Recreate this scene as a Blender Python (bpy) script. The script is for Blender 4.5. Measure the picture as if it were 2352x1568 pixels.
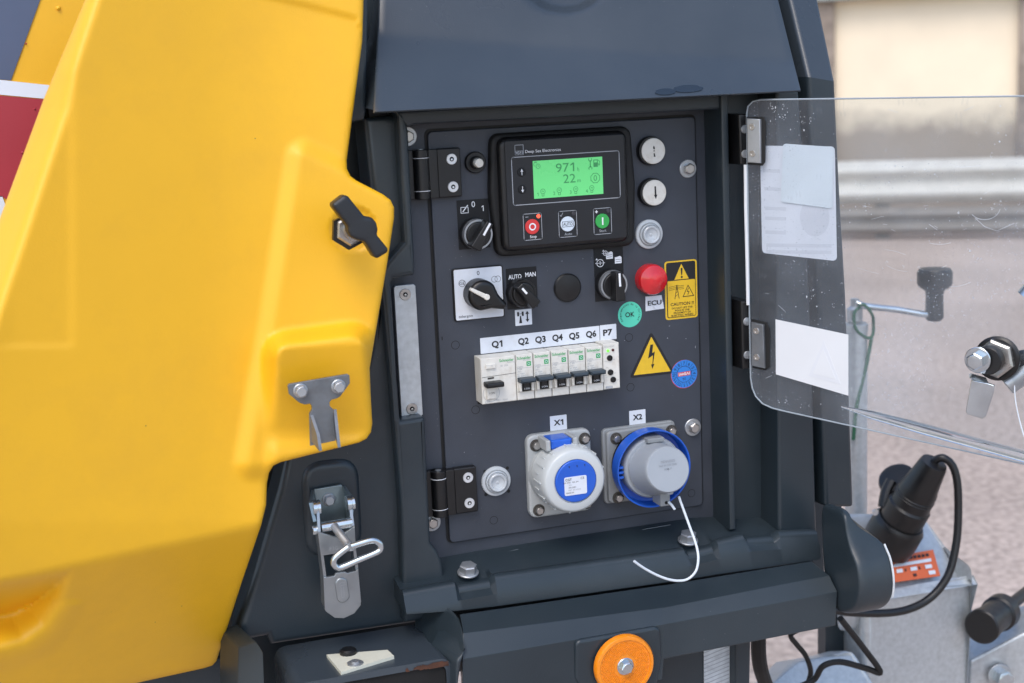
import bpy, math, random
import numpy as np
from mathutils import Vector, Matrix
from mathutils.geometry import tessellate_polygon, delaunay_2d_cdt
random.seed(7)
R = math.radians
scene = bpy.context.scene
for o in list(bpy.data.objects): bpy.data.objects.remove(o)

# ------------------------------------------------------------------ camera
OZ = 1.45                      # height of the control door's top edge above the ground
ROT = np.array([[0.945906857847209, -0.32140241261187236, -0.04427985371348771],
                [-0.10037766072244599, -0.16012956692437527, -0.9819790461229311],
                [0.3085199207595996, 0.9333054221228332, -0.18372927782640028]])
CAM = np.array([-0.35407784, -1.29328095, 0.04816472 + OZ])
FPX = 3267.0
cd = bpy.data.cameras.new('camera'); cam = bpy.data.objects.new('camera', cd)
scene.collection.objects.link(cam); scene.camera = cam
m = Matrix([list(ROT[0]), list(-ROT[1]), list(-ROT[2])]).transposed().to_4x4()
m.translation = Vector(CAM); cam.matrix_world = m
cd.sensor_width = 36.0; cd.lens = FPX / 2352 * 36; cd.clip_end = 300; cd.clip_start = 0.05
cd.dof.use_dof = True; cd.dof.focus_distance = 1.37; cd.dof.aperture_fstop = 7.6

# ------------------------------------------------------------------ light
SUN_EL, SUN_AZ = R(55), R(215)       # azimuth of the sun, clockwise from +Y (it stands behind the camera, to the left)
w = bpy.data.worlds.new('World'); scene.world = w; w.use_nodes = True
nt = w.node_tree; bg = nt.nodes['Background']
sky = nt.nodes.new('ShaderNodeTexSky'); sky.sky_type = 'NISHITA'; sky.sun_disc = False
sky.sun_elevation = SUN_EL; sky.sun_rotation = SUN_AZ; sky.dust_density = 2.0; sky.ozone_density = 1.2
nt.links.new(sky.outputs[0], bg.inputs[0]); bg.inputs[1].default_value = 0.15
sl = bpy.data.lights.new('sun', 'SUN'); sl.energy = 0.6; sl.angle = R(30); sl.color = (1.0, 0.96, 0.9)
so = bpy.data.objects.new('sun', sl); scene.collection.objects.link(so)
sd = Vector((math.sin(SUN_AZ) * math.cos(SUN_EL), math.cos(SUN_AZ) * math.cos(SUN_EL), math.sin(SUN_EL)))
so.rotation_euler = sd.to_track_quat('Z', 'Y').to_euler(); so.location = (-2, -3, 5)
scene.view_settings.view_transform = 'Standard'; scene.view_settings.look = 'None'
scene.view_settings.exposure = 1.0; scene.view_settings.gamma = 1.0

# ------------------------------------------------------------------ helpers
def at(px, py, Y):
    d = ROT.T @ np.array([(px - 1176) / FPX, (py - 784) / FPX, 1]); t = (Y - CAM[1]) / d[1]
    return CAM + t * d
def atX(px, py, X):
    d = ROT.T @ np.array([(px - 1176) / FPX, (py - 784) / FPX, 1]); t = (X - CAM[0]) / d[0]
    return CAM + t * d
def atZ(px, py, Z):
    d = ROT.T @ np.array([(px - 1176) / FPX, (py - 784) / FPX, 1]); t = (Z - CAM[2]) / d[2]
    return CAM + t * d
def P(x, z, y=0.0): return np.array([x / 1000, y / 1000, OZ + z / 1000])   # millimetres on the control door
def S(a, b, x):
    t = np.clip((x - a) / (b - a), 0, 1); return t * t * (3 - 2 * t)

MATS = {}
def mat(name, col, rough=0.5, metal=0.0, var=0.12, scale=30, bump=0.0, bscale=400, spec=0.5, coat=0.0,
        emit=0.0, speck=None, speck_scale=220, speck_th=0.06, dirt=None, dirt_amt=0.0, dirt_scale=14):
    ma = bpy.data.materials.new(name); ma.use_nodes = True; t = ma.node_tree; b = t.nodes['Principled BSDF']
    tc = t.nodes.new('ShaderNodeTexCoord'); src = tc.outputs['Object']
    n = t.nodes.new('ShaderNodeTexNoise'); n.inputs['Scale'].default_value = scale; n.inputs['Detail'].default_value = 5
    t.links.new(src, n.inputs['Vector'])
    r = t.nodes.new('ShaderNodeMapRange'); r.inputs[1].default_value = 0.3; r.inputs[2].default_value = 0.7
    r.inputs[3].default_value = 1 - var; r.inputs[4].default_value = 1 + var
    t.links.new(n.outputs[0], r.inputs[0])
    mx = t.nodes.new('ShaderNodeVectorMath'); mx.operation = 'SCALE'; mx.inputs[0].default_value = col[:3]
    t.links.new(r.outputs[0], mx.inputs['Scale']); out = mx.outputs[0]
    if dirt:
        n2 = t.nodes.new('ShaderNodeTexNoise'); n2.inputs['Scale'].default_value = dirt_scale; n2.inputs['Detail'].default_value = 8; n2.inputs['Roughness'].default_value = .7
        t.links.new(src, n2.inputs['Vector'])
        q = t.nodes.new('ShaderNodeMapRange'); q.inputs[1].default_value = .48; q.inputs[2].default_value = .78; q.inputs[4].default_value = dirt_amt
        t.links.new(n2.outputs[0], q.inputs[0])
        mi = t.nodes.new('ShaderNodeMix'); mi.data_type = 'RGBA'; mi.inputs['B'].default_value = (*dirt, 1)
        t.links.new(q.outputs[0], mi.inputs['Factor']); t.links.new(out, mi.inputs['A']); out = mi.outputs['Result']
    if speck:
        v = t.nodes.new('ShaderNodeTexVoronoi'); v.inputs['Scale'].default_value = speck_scale; v.inputs['Randomness'].default_value = 1
        t.links.new(src, v.inputs['Vector'])
        n3 = t.nodes.new('ShaderNodeTexNoise'); n3.inputs['Scale'].default_value = speck_scale * .12; t.links.new(src, n3.inputs['Vector'])
        l = t.nodes.new('ShaderNodeMath'); l.operation = 'LESS_THAN'; l.inputs[1].default_value = speck_th
        t.links.new(v.outputs['Distance'], l.inputs[0])
        g = t.nodes.new('ShaderNodeMath'); g.operation = 'GREATER_THAN'; g.inputs[1].default_value = .6; t.links.new(n3.outputs[0], g.inputs[0])
        mu = t.nodes.new('ShaderNodeMath'); mu.operation = 'MULTIPLY'; t.links.new(l.outputs[0], mu.inputs[0]); t.links.new(g.outputs[0], mu.inputs[1])
        mi = t.nodes.new('ShaderNodeMix'); mi.data_type = 'RGBA'; mi.inputs['B'].default_value = (*speck, 1)
        t.links.new(mu.outputs[0], mi.inputs['Factor']); t.links.new(out, mi.inputs['A']); out = mi.outputs['Result']
    t.links.new(out, b.inputs['Base Color'])
    b.inputs['Metallic'].default_value = metal; b.inputs['Specular IOR Level'].default_value = spec
    rr = t.nodes.new('ShaderNodeMapRange'); rr.inputs[1].default_value = .3; rr.inputs[2].default_value = .7
    rr.inputs[3].default_value = max(.03, rough - .06); rr.inputs[4].default_value = min(1, rough + .06)
    t.links.new(n.outputs[0], rr.inputs[0]); t.links.new(rr.outputs[0], b.inputs['Roughness'])
    if coat: b.inputs['Coat Weight'].default_value = coat; b.inputs['Coat Roughness'].default_value = .15
    if emit: b.inputs['Emission Color'].default_value = (*col[:3], 1); b.inputs['Emission Strength'].default_value = emit
    if bump:
        nb = t.nodes.new('ShaderNodeTexNoise'); nb.inputs['Scale'].default_value = bscale; nb.inputs['Detail'].default_value = 3
        t.links.new(src, nb.inputs['Vector'])
        bp = t.nodes.new('ShaderNodeBump'); bp.inputs['Strength'].default_value = bump; bp.inputs['Distance'].default_value = .001
        t.links.new(nb.outputs[0], bp.inputs['Height']); t.links.new(bp.outputs[0], b.inputs['Normal'])
    MATS[name] = ma; return ma

BODY = mat('slate_grey_plastic', (.0180, .0275, .0350), .37, var=.12, scale=9, bump=.12, bscale=900, speck=(.16, .17, .18), speck_scale=160, speck_th=.045, dirt=(.036, .045, .052), dirt_amt=.5, dirt_scale=7)
SLATE_SKY = mat('slate_grey_skylit', (.036, .047, .059), .30, var=.10, scale=6, bump=.10, bscale=700, dirt=(.05, .06, .07), dirt_amt=.4, dirt_scale=6, speck=(.2, .21, .22), speck_scale=150, speck_th=.04)  # body slate made paler: sky light on hood and column put into colour
DOORM = mat('anthracite_powder_coat', (.038, .045, .060), .5, var=.10, scale=25, bump=.25, bscale=1500, speck=(.25, .25, .26), speck_scale=260, speck_th=.06, dirt=(.028, .031, .040), dirt_amt=.5, dirt_scale=18)
YEL = mat('yellow_moulded_plastic', (.82, .438, .010), .46, var=.035, scale=5, bump=.16, bscale=700, dirt=(.60, .31, .02), dirt_amt=.45, dirt_scale=4, speck=(.25, .16, .03), speck_scale=60, speck_th=.035)
BLK = mat('black_plastic', (.0048, .0048, .0055), .40, var=.15, scale=80, bump=.1, bscale=1200)
BLKM = mat('matt_black_rubber', (.004, .004, .004), .65, var=.2, scale=60)
FACE = mat('black_overlay', (.0085, .0100, .0135), .38, var=.12, scale=40)
CHAR = mat('charcoal_label', (.0055, .0062, .0078), .5, var=.1, scale=60, spec=.35)
INK = mat('black_print', (.010, .010, .012), .5, var=0)
WHT = mat('white_label', (.64, .68, .74), .5, var=.03, scale=40, dirt=(.45, .43, .4), dirt_amt=.3, dirt_scale=90)
WPR = mat('white_print', (.75, .77, .8), .5, var=0)
GPR = mat('grey_print', (.34, .36, .39), .5, var=0)
IVO = mat('aged_white_plastic', (.66, .65, .60), .4, var=.05, scale=50, dirt=(.36, .29, .2), dirt_amt=.55, dirt_scale=70)
LGREY = mat('light_grey_plastic', (.37, .39, .395), .38, var=.05, scale=40, dirt=(.3, .28, .25), dirt_amt=.35, dirt_scale=40)
MGREY = mat('mid_grey_plastic', (.235, .25, .26), .4, var=.05, scale=40, dirt=(.22, .2, .18), dirt_amt=.4, dirt_scale=40)
CGREY = mat('pale_blue_grey_plastic', (.30, .33, .365), .42, var=.03, scale=30)
BLUE = mat('blue_plastic', (.013, .095, .50), .32, var=.06, scale=40)
LEV = mat('slate_blue_plastic', (.03, .045, .06), .42, var=.08, scale=80)
GRN = mat('green_print', (.03, .33, .10), .5, var=0)
FGR = mat('faded_print', (.34, .36, .38), .5, var=0)
SEAM = mat('shadow_gap', (.05, .045, .04), .8, var=.1)
LCD = mat('green_display', (.12, .56, .18), .3, var=0, emit=.21)
LCDI = mat('display_segments', (.045, .28, .09), .5, var=0, emit=.06)
REDB = mat('red_button', (.60, .035, .035), .4, var=.03)
WBTN = mat('white_button', (.62, .70, .78), .4, var=.03)
GBTN = mat('green_button', (.03, .35, .07), .4, var=.03)
LEDR = mat('lit_red_led', (1, .10, .05), .3, var=0, emit=.6)
LEDG = mat('lit_green_led', (.15, 1, .05), .3, var=0, emit=.5)
LEDO = mat('unlit_led', (.04, .04, .05), .3, var=0)
DRED = mat('dark_red_led', (.07, .008, .008), .3, var=0)
REDL = mat('red_lens', (.55, .012, .018), .16, var=.15, scale=70, coat=.6)
CLEARL = mat('frosted_lens', (.44, .475, .505), .25, var=.08, scale=60, coat=.4, dirt=(.4, .37, .33), dirt_amt=.4, dirt_scale=80)
YST = mat('yellow_sticker', (.72, .46, .022), .35, var=.05, scale=40, dirt=(.4, .25, .03), dirt_amt=.3, dirt_scale=60)
MINT = mat('mint_sticker', (.09, .60, .42), .4, var=.03)
BST = mat('blue_sticker', (.025, .20, .62), .35, var=.05)
RST = mat('red_sticker', (.55, .05, .07), .4, var=.05)
ZINC = mat('galvanised_steel', (.46, .49, .51), .42, metal=.55, var=.10, scale=160, bump=.06, bscale=300, dirt=(.25, .25, .24), dirt_amt=.3, dirt_scale=30)
CHRM = mat('bright_zinc', (.52, .57, .60), .20, metal=.95, var=.1, scale=60)
STEEL = mat('stainless_steel', (.42, .41, .395), .3, metal=.9, var=.1, scale=120)
SATIN = mat('satin_zinc', (.42, .44, .46), .42, metal=.8, var=.1, scale=60, dirt=(.28, .27, .25), dirt_amt=.4, dirt_scale=60)
BRKT = mat('dull_steel', (.17, .185, .20), .42, metal=.55, var=.14, scale=70, dirt=(.10, .06, .035), dirt_amt=.3, dirt_scale=120)
RUST = mat('rust', (.065, .024, .012), .8, var=.4, scale=120, bump=.5, bscale=300)
SCRW = mat('pale_screw_head', (.68, .70, .72), .35, metal=.5, var=.06, scale=80)
DARKH = mat('dark_hole', (.004, .004, .004), .8, var=0)
AMB = mat('amber_reflector', (.80, .24, .004), .2, var=.1, scale=300, coat=.7)
CREAM = mat('cream_plastic', (.62, .62, .52), .4, var=.05, scale=60, dirt=(.4, .38, .3), dirt_amt=.4, dirt_scale=60)
NAVY = mat('navy_decal', (.075, .10, .17), .4, var=.08, scale=10)
WDEC = mat('white_decal', (.70, .75, .82), .4, var=.03)
RDEC = mat('crimson_decal', (.36, .025, .040), .4, var=.06, scale=12)
NYL = mat('white_nylon', (.62, .67, .72), .35, var=.04)
ORG = mat('orange_sticker', (.60, .12, .035), .4, var=.05)
GRNS = mat('green_string', (.02, .10, .05), .8, var=.3, scale=300)
RETRO = mat('white_reflective_tape', (.55, .58, .60), .3, var=.15, scale=90)
PAPER = mat('white_paper', (.74, .74, .79), .6, var=.03, scale=30)
PAPER2 = mat('white_paper_card', (.70, .74, .78), .6, var=.03, scale=30)
PAPERS = mat('show_through_print', (.64, .64, .69), .6, var=.03)
STK = mat('white_sticker_back', (.66, .68, .70), .5, var=.02, scale=30)
STKS = mat('sticker_show_through', (.645, .668, .70), .5, var=0)

class MB:
    def __init__(self): self.v = []; self.f = []; self.m = []; self.mats = []
    def mi(self, ma):
        if ma not in self.mats: self.mats.append(ma)
        return self.mats.index(ma)
    def add(self, vs, fs, ma):
        o = len(self.v); self.v += [tuple(float(c) for c in p) for p in vs]; k = self.mi(ma)
        for f in fs: self.f.append(tuple(i + o for i in f)); self.m.append(k)
        return self
    def prism(self, pts, yf, yb, ma, r=0.0, seg=3, back=False):
        """outline pts [(x,z)] in world metres; front face at y=yf (towards the camera), rounded front rim of radius r"""
        a = sum(pts[i][0] * pts[(i + 1) % len(pts)][1] - pts[(i + 1) % len(pts)][0] * pts[i][1] for i in range(len(pts)))
        if a < 0: pts = pts[::-1]
        n = len(pts); p = np.array(pts, float)
        def inset(d):
            if d == 0: return p
            e = np.roll(p, -1, 0) - p; L = np.linalg.norm(e, axis=1, keepdims=True); e = e / np.maximum(L, 1e-12)
            nn = np.stack([-e[:, 1], e[:, 0]], 1); n0 = np.roll(nn, 1, 0)
            den = np.maximum(1 + (nn * n0).sum(1, keepdims=True), .35)
            return p + d * (nn + n0) / den
        rings = [(0, yb)]
        if r > 0:
            for k in range(seg + 1):
                t = k / seg * math.pi / 2; rings.append((r * (1 - math.cos(t)), yf + r * (1 - math.sin(t))))
        else: rings.append((0, yf))
        vs = []
        for d, y in rings:
            q = inset(d); vs += [(q[i][0], y, q[i][1]) for i in range(n)]
        fs = []
        for k in range(len(rings) - 1):
            for i in range(n):
                j = (i + 1) % n; fs.append((k * n + i, k * n + j, (k + 1) * n + j, (k + 1) * n + i))
        top = (len(rings) - 1) * n
        tri = tessellate_polygon([[Vector((vs[top + i][0], vs[top + i][2], 0)) for i in range(n)]])
        for t in tri:
            A, B, Cc = (np.array(vs[top + i]) for i in t)
            nz = (B[0] - A[0]) * (Cc[2] - A[2]) - (B[2] - A[2]) * (Cc[0] - A[0])
            t = t if nz > 0 else t[::-1]; fs.append(tuple(top + i for i in t))
        if back:
            for t in tessellate_polygon([[Vector((vs[i][0], vs[i][2], 0)) for i in range(n)]]):
                A, B, Cc = (np.array(vs[i]) for i in t)
                nz = (B[0] - A[0]) * (Cc[2] - A[2]) - (B[2] - A[2]) * (Cc[0] - A[0])
                fs.append(tuple(i for i in (t[::-1] if nz > 0 else t)))
        return self.add(vs, fs, ma)
    def ppx(self, px, yf, yb, ma, r=0.0, seg=3, rnd=0, back=False):
        pts = [tuple(at(x, y, yf)[[0, 2]]) for x, y in px]
        if rnd: pts = rpoly(pts, rnd)
        return self.prism(pts, yf, yb, ma, r, seg, back)
    def rect(self, x0, x1, z0, z1, yf, yb, ma, r=0.0, cr=0.0, seg=3):
        """millimetres on the control door"""
        pts = [(x0, z0), (x1, z0), (x1, z1), (x0, z1)]
        if cr: pts = rpoly(pts, cr)
        return self.prism([(x / 1000, OZ + z / 1000) for x, z in pts], yf / 1000, yb / 1000, ma, r / 1000, seg)
    def poly(self, pts, yf, yb, ma, r=0.0, seg=3):
        return self.prism([(x / 1000, OZ + z / 1000) for x, z in pts], yf / 1000, yb / 1000, ma, r / 1000, seg)
    def disc(self, x, z, rad, yf, yb, ma, r=0.0, n=32):
        return self.poly([(x + rad * math.cos(k * 2 * math.pi / n), z + rad * math.sin(k * 2 * math.pi / n)) for k in range(n)], yf, yb, ma, r)
    def ring(self, x, z, rad, wd, y, ma, n=32, a0=0, a1=360, h=.15):
        k = [R(a0 + (a1 - a0) * i / n) for i in range(n + 1)]
        vs = [P(x + q * math.cos(t), z + q * math.sin(t), y) for t in k for q in (rad - wd / 2, rad + wd / 2)]
        return self.add(vs, [(2 * i, 2 * i + 1, 2 * i + 3, 2 * i + 2) for i in range(n)], ma)
    def stroke(self, pts, wd, y, ma, close=False):
        q = list(pts) + ([pts[0]] if close else [])
        for (x0, z0), (x1, z1) in zip(q, q[1:]):
            L = math.hypot(x1 - x0, z1 - z0) or 1; dx, dz = (x1 - x0) / L * wd / 2, (z1 - z0) / L * wd / 2
            x0e, z0e, x1e, z1e = x0 - dx * .8, z0 - dz * .8, x1 + dx * .8, z1 + dz * .8
            self.add([P(x0e + dz, z0e - dx, y), P(x1e + dz, z1e - dx, y), P(x1e - dz, z1e + dx, y), P(x0e - dz, z0e + dx, y)], [(0, 1, 2, 3)], ma)
        return self
    def flat(self, pts, y, ma):
        vs = [P(x, z, y) for x, z in pts]
        tri = tessellate_polygon([[Vector((x, z, 0)) for x, z in pts]])
        out = []
        for t in tri:
            A, B, Cc = (vs[i] for i in t)
            out.append(t if (B[0] - A[0]) * (Cc[2] - A[2]) - (B[2] - A[2]) * (Cc[0] - A[0]) > 0 else t[::-1])
        return self.add(vs, out, ma)
    def lathe(self, c, ax, prof, ma, n=32, ph=0.0):
        """prof [(radius, height along ax)]"""
        ax = Vector(ax).normalized(); u = ax.orthogonal().normalized()
        if abs(ax.y) > .9: u = Vector((1, 0, 0)) - ax * ax.x; u.normalize()
        vv = ax.cross(u); c = Vector(c); vs = []
        for rad, h in prof:
            for k in range(n):
                t = ph + k * 2 * math.pi / n; vs.append(c + ax * h + (u * math.cos(t) + vv * math.sin(t)) * max(rad, 1e-6))
        fs = [(i * n + k, i * n + (k + 1) % n, (i + 1) * n + (k + 1) % n, (i + 1) * n + k) for i in range(len(prof) - 1) for k in range(n)]
        if prof[0][0] > 1e-5: fs.append(tuple(range(n))[::-1])
        if prof[-1][0] > 1e-5: fs.append(tuple((len(prof) - 1) * n + k for k in range(n)))
        return self.add(vs, fs, ma)
    def tube(self, path, rad, ma, n=12, sm=6):
        p = [Vector(q) for q in path]
        if sm:
            o = []
            for i in range(len(p) - 1):
                a, b, c, d = p[max(i - 1, 0)], p[i], p[i + 1], p[min(i + 2, len(p) - 1)]
                for k in range(sm):
                    t = k / sm
                    o.append(.5 * ((2 * b) + (c - a) * t + (2 * a - 5 * b + 4 * c - d) * t * t + (3 * b - a - 3 * c + d) * t ** 3))
            p = o + [p[-1]]
        vs = []; u = None
        for i, q in enumerate(p):
            t = (p[min(i + 1, len(p) - 1)] - p[max(i - 1, 0)]).normalized()
            if u is None: u = t.orthogonal().normalized()
            u = (u - t * u.dot(t)).normalized(); v2 = t.cross(u)
            for k in range(n): a = k * 2 * math.pi / n; vs.append(q + (u * math.cos(a) + v2 * math.sin(a)) * rad)
        fs = [(i * n + k, i * n + (k + 1) % n, (i + 1) * n + (k + 1) % n, (i + 1) * n + k) for i in range(len(p) - 1) for k in range(n)]
        fs += [tuple(range(n))[::-1], tuple((len(p) - 1) * n + k for k in range(n))]
        return self.add(vs, fs, ma)
    def hexb(self, c, ax, rad, h, ma, ph=0.3, washer=0, wm=None):
        if washer: self.lathe(c, ax, [(washer, 0), (washer, .0011), (washer - .0006, .0016), (rad * .7, .0016)], wm or ma, 28)
        z0 = .0016 if washer else 0
        self.lathe(c, ax, [(rad, z0), (rad, z0 + h - .0008), (rad * .86, z0 + h)], ma, 6, ph)
        self.lathe(c, ax, [(rad * .78, z0 + h), (rad * .72, z0 + h + .0003), (0, z0 + h + .0003)], ma, 16)
        return self
    def loft(self, profs, ma, closed=False, caps=True):
        n = len(profs[0]); vs = [p for q in profs for p in q]; fs = []
        for i in range(len(profs) - 1):
            for k in range(n if closed else n - 1):
                j = (k + 1) % n; fs.append((i * n + k, (i + 1) * n + k, (i + 1) * n + j, i * n + j))
        if closed and caps: fs += [tuple(range(n)), tuple((len(profs) - 1) * n + k for k in range(n))[::-1]]
        return self.add(vs, fs, ma)
    def text(self, s, x, z, h, y, ma, w=None, bold=0.0, rot=0, align='C'):
        """flat print, cap height h mm, centred on x,z (mm on the control door) at y mm"""
        vs, fs = glyphs(s, bold)
        if not len(vs): return self
        x0, x1 = vs[:, 0].min(), vs[:, 0].max(); z0, z1 = (0.0, CAPH) if any(c.isalnum() for c in s) else (vs[:, 1].min(), vs[:, 1].max())
        sc = h / (z1 - z0); sx = (w / (x1 - x0)) if w else sc
        q = np.stack([(vs[:, 0] - ((x0 + x1) / 2 if align == 'C' else x0)) * sx, (vs[:, 1] - (z0 + z1) / 2) * sc], 1)
        ca, sa = math.cos(R(rot)), math.sin(R(rot))
        return self.add([P(x + a * ca - b * sa, z + a * sa + b * ca, y) for a, b in q], fs, ma)
    def xf(self, M): self.v = [tuple(M @ Vector(p)) for p in self.v]; return self
    def build(self, name, parent=None, sharp=35, loc=None, smooth=True, wn=True):
        a = np.array(self.v)
        if loc is None: loc = (a.min(0) + a.max(0)) / 2
        loc = np.array(loc, float)
        me = bpy.data.meshes.new(name); me.from_pydata((a - loc).tolist(), [], self.f)
        for ma in self.mats: me.materials.append(ma)
        me.polygons.foreach_set('material_index', self.m)
        me.polygons.foreach_set('use_smooth', [smooth] * len(self.f))
        if smooth: me.set_sharp_from_angle(angle=R(sharp))
        me.update()
        o = bpy.data.objects.new(name, me); scene.collection.objects.link(o)
        place(o, loc, parent)
        if smooth and wn:
            mo = o.modifiers.new('weighted_normal', 'WEIGHTED_NORMAL'); mo.keep_sharp = True
        return o
WL = {}
def place(o, loc, parent):
    WL[o.name] = np.array(loc, float)
    if parent is not None:
        o.parent = parent; o.location = np.array(loc) - WL[parent.name]
    else: o.location = loc
def empty(name, loc, parent=None):
    o = bpy.data.objects.new(name, None); scene.collection.objects.link(o); o.empty_display_size = .03; place(o, loc, parent); return o
def tag(o, label=None, cat=None, group=None, kind=None):
    if label: o['label'] = label
    if cat: o['category'] = cat
    if group: o['group'] = group
    if kind: o['kind'] = kind
    return o
def copy_tree(o, delta, parent):
    """a part with its sub-parts, moved by delta (world metres)"""
    c = o.copy(); scene.collection.objects.link(c); place(c, WL[o.name] + np.array(delta), parent)
    for ch in [k for k in o.children]:
        d = ch.copy(); scene.collection.objects.link(d); place(d, WL[ch.name] + np.array(delta), c)
    return c
def rpoly(pts, r, n=5):
    out = []; N = len(pts)
    for i in range(N):
        p0, p1, p2 = (np.array(pts[(i + k) % N], float) for k in (-1, 0, 1))
        a, b = p0 - p1, p2 - p1; la, lb = np.linalg.norm(a), np.linalg.norm(b); a /= la; b /= lb
        rr = r[i] if isinstance(r, (list, tuple)) else r
        if rr <= 0: out.append(tuple(p1)); continue
        ang = math.acos(max(-1, min(1, float(a @ b)))); d = min(rr / math.tan(ang / 2), la * .48, lb * .48)
        q0, q2 = p1 + a * d, p1 + b * d
        for k in range(n + 1):
            t = k / n; out.append(tuple((1 - t) ** 2 * q0 + 2 * t * (1 - t) * (p1 * .88 + (q0 + q2) * .06) + t * t * q2))
    return out
GC = {}
def glyphs(s, bold=0.0):
    if (s, bold) in GC: return GC[(s, bold)]
    if '1' in s and s != '1H' :        # the built-in face has a bare bar for 1: lay the line out glyph by glyph and add the flag
        vs, fs, x = [], [], 0.0
        hh = raw('HH', 0)[0][:, 0].max()
        for c in s:
            adv = raw('H' + c + 'H', 0)[0][:, 0].max() - hh
            v, f = raw(c, bold)
            if len(v):
                o = sum(len(q) for q in vs); v = v.copy()
                if c == '1':
                    xl, xr, top = v[:, 0].min(), v[:, 0].max(), v[:, 1].max(); wd = xr - xl
                    fl = np.array([[xl, top], [xl - .17, top - .13], [xl - .17, top - .13 - wd * 1.1], [xl + wd * .1, top - wd * 1.15]])
                    f = list(f) + [tuple(len(v) + k for k in range(4))]; v = np.concatenate([v, fl]); v[:, 0] += .07
                vs.append(v + np.array([x, 0])); fs += [tuple(i + o for i in q) for q in f]
            x += adv
        GC[(s, bold)] = (np.concatenate(vs), fs); return GC[(s, bold)]
    return raw(s, bold)
RG = {}
def raw(s, bold=0.0):
    if (s, bold) in RG: return RG[(s, bold)]
    cu = bpy.data.curves.new('t', 'FONT'); cu.body = s; cu.size = 1; cu.resolution_u = 3; cu.offset = bold; cu.fill_mode = 'FRONT'
    ob = bpy.data.objects.new('t', cu); me = ob.to_mesh()
    vs = np.array([v.co[:2] for v in me.vertices]) if len(me.vertices) else np.zeros((0, 2)); fs = [tuple(p.vertices) for p in me.polygons]
    if fs and me.polygons[0].normal.z < 0: fs = [f[::-1] for f in fs]
    ob.to_mesh_clear(); bpy.data.objects.remove(ob); bpy.data.curves.remove(cu)
    RG[(s, bold)] = (vs, fs); return vs, fs
_v, _ = glyphs('H'); CAPH = float(_v[:, 1].max()); 
FY = (0, -1, 0)     # the way the control door faces

# ------------------------------------------------------------------ the setting
def noise_ground():
    ma = bpy.data.materials.new('worn_concrete_yard'); ma.use_nodes = True; t = ma.node_tree; b = t.nodes['Principled BSDF']
    tc = t.nodes.new('ShaderNodeTexCoord')
    def nz(s, d=6):
        n = t.nodes.new('ShaderNodeTexNoise'); n.inputs['Scale'].default_value = s; n.inputs['Detail'].default_value = d; t.links.new(tc.outputs['Object'], n.inputs['Vector']); return n
    a, c = nz(.9), nz(38, 8)
    cr = t.nodes.new('ShaderNodeValToRGB'); cr.color_ramp.elements[0].position = .3; cr.color_ramp.elements[1].position = .7
    cr.color_ramp.elements[0].color = (.41, .335, .285, 1); cr.color_ramp.elements[1].color = (.56, .455, .39, 1); t.links.new(a.outputs[0], cr.inputs[0])
    c2 = t.nodes.new('ShaderNodeValToRGB'); c2.color_ramp.elements[0].position = .32; c2.color_ramp.elements[1].position = .62
    c2.color_ramp.elements[0].color = (.55, .54, .53, 1); c2.color_ramp.elements[1].color = (1.08, 1.07, 1.06, 1); t.links.new(c.outputs[0], c2.inputs[0])
    mx = t.nodes.new('ShaderNodeMix'); mx.data_type = 'RGBA'; mx.blend_type = 'MULTIPLY'; mx.inputs['Factor'].default_value = 1
    t.links.new(cr.outputs[0], mx.inputs['A']); t.links.new(c2.outputs[0], mx.inputs['B']); t.links.new(mx.outputs['Result'], b.inputs['Base Color'])
    b.inputs['Roughness'].default_value = .85
    bp = t.nodes.new('ShaderNodeBump'); bp.inputs['Strength'].default_value = .6; bp.inputs['Distance'].default_value = .01; t.links.new(c.outputs[0], bp.inputs['Height']); t.links.new(bp.outputs[0], b.inputs['Normal'])
    return ma
g = MB().add([(-90, -90, 0), (90, -90, 0), (90, 90, 0), (-90, 90, 0)], [(0, 1, 2, 3)], noise_ground()).build('ground', loc=(0, 0, 0), smooth=False)
tag(g, kind='structure')

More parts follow.
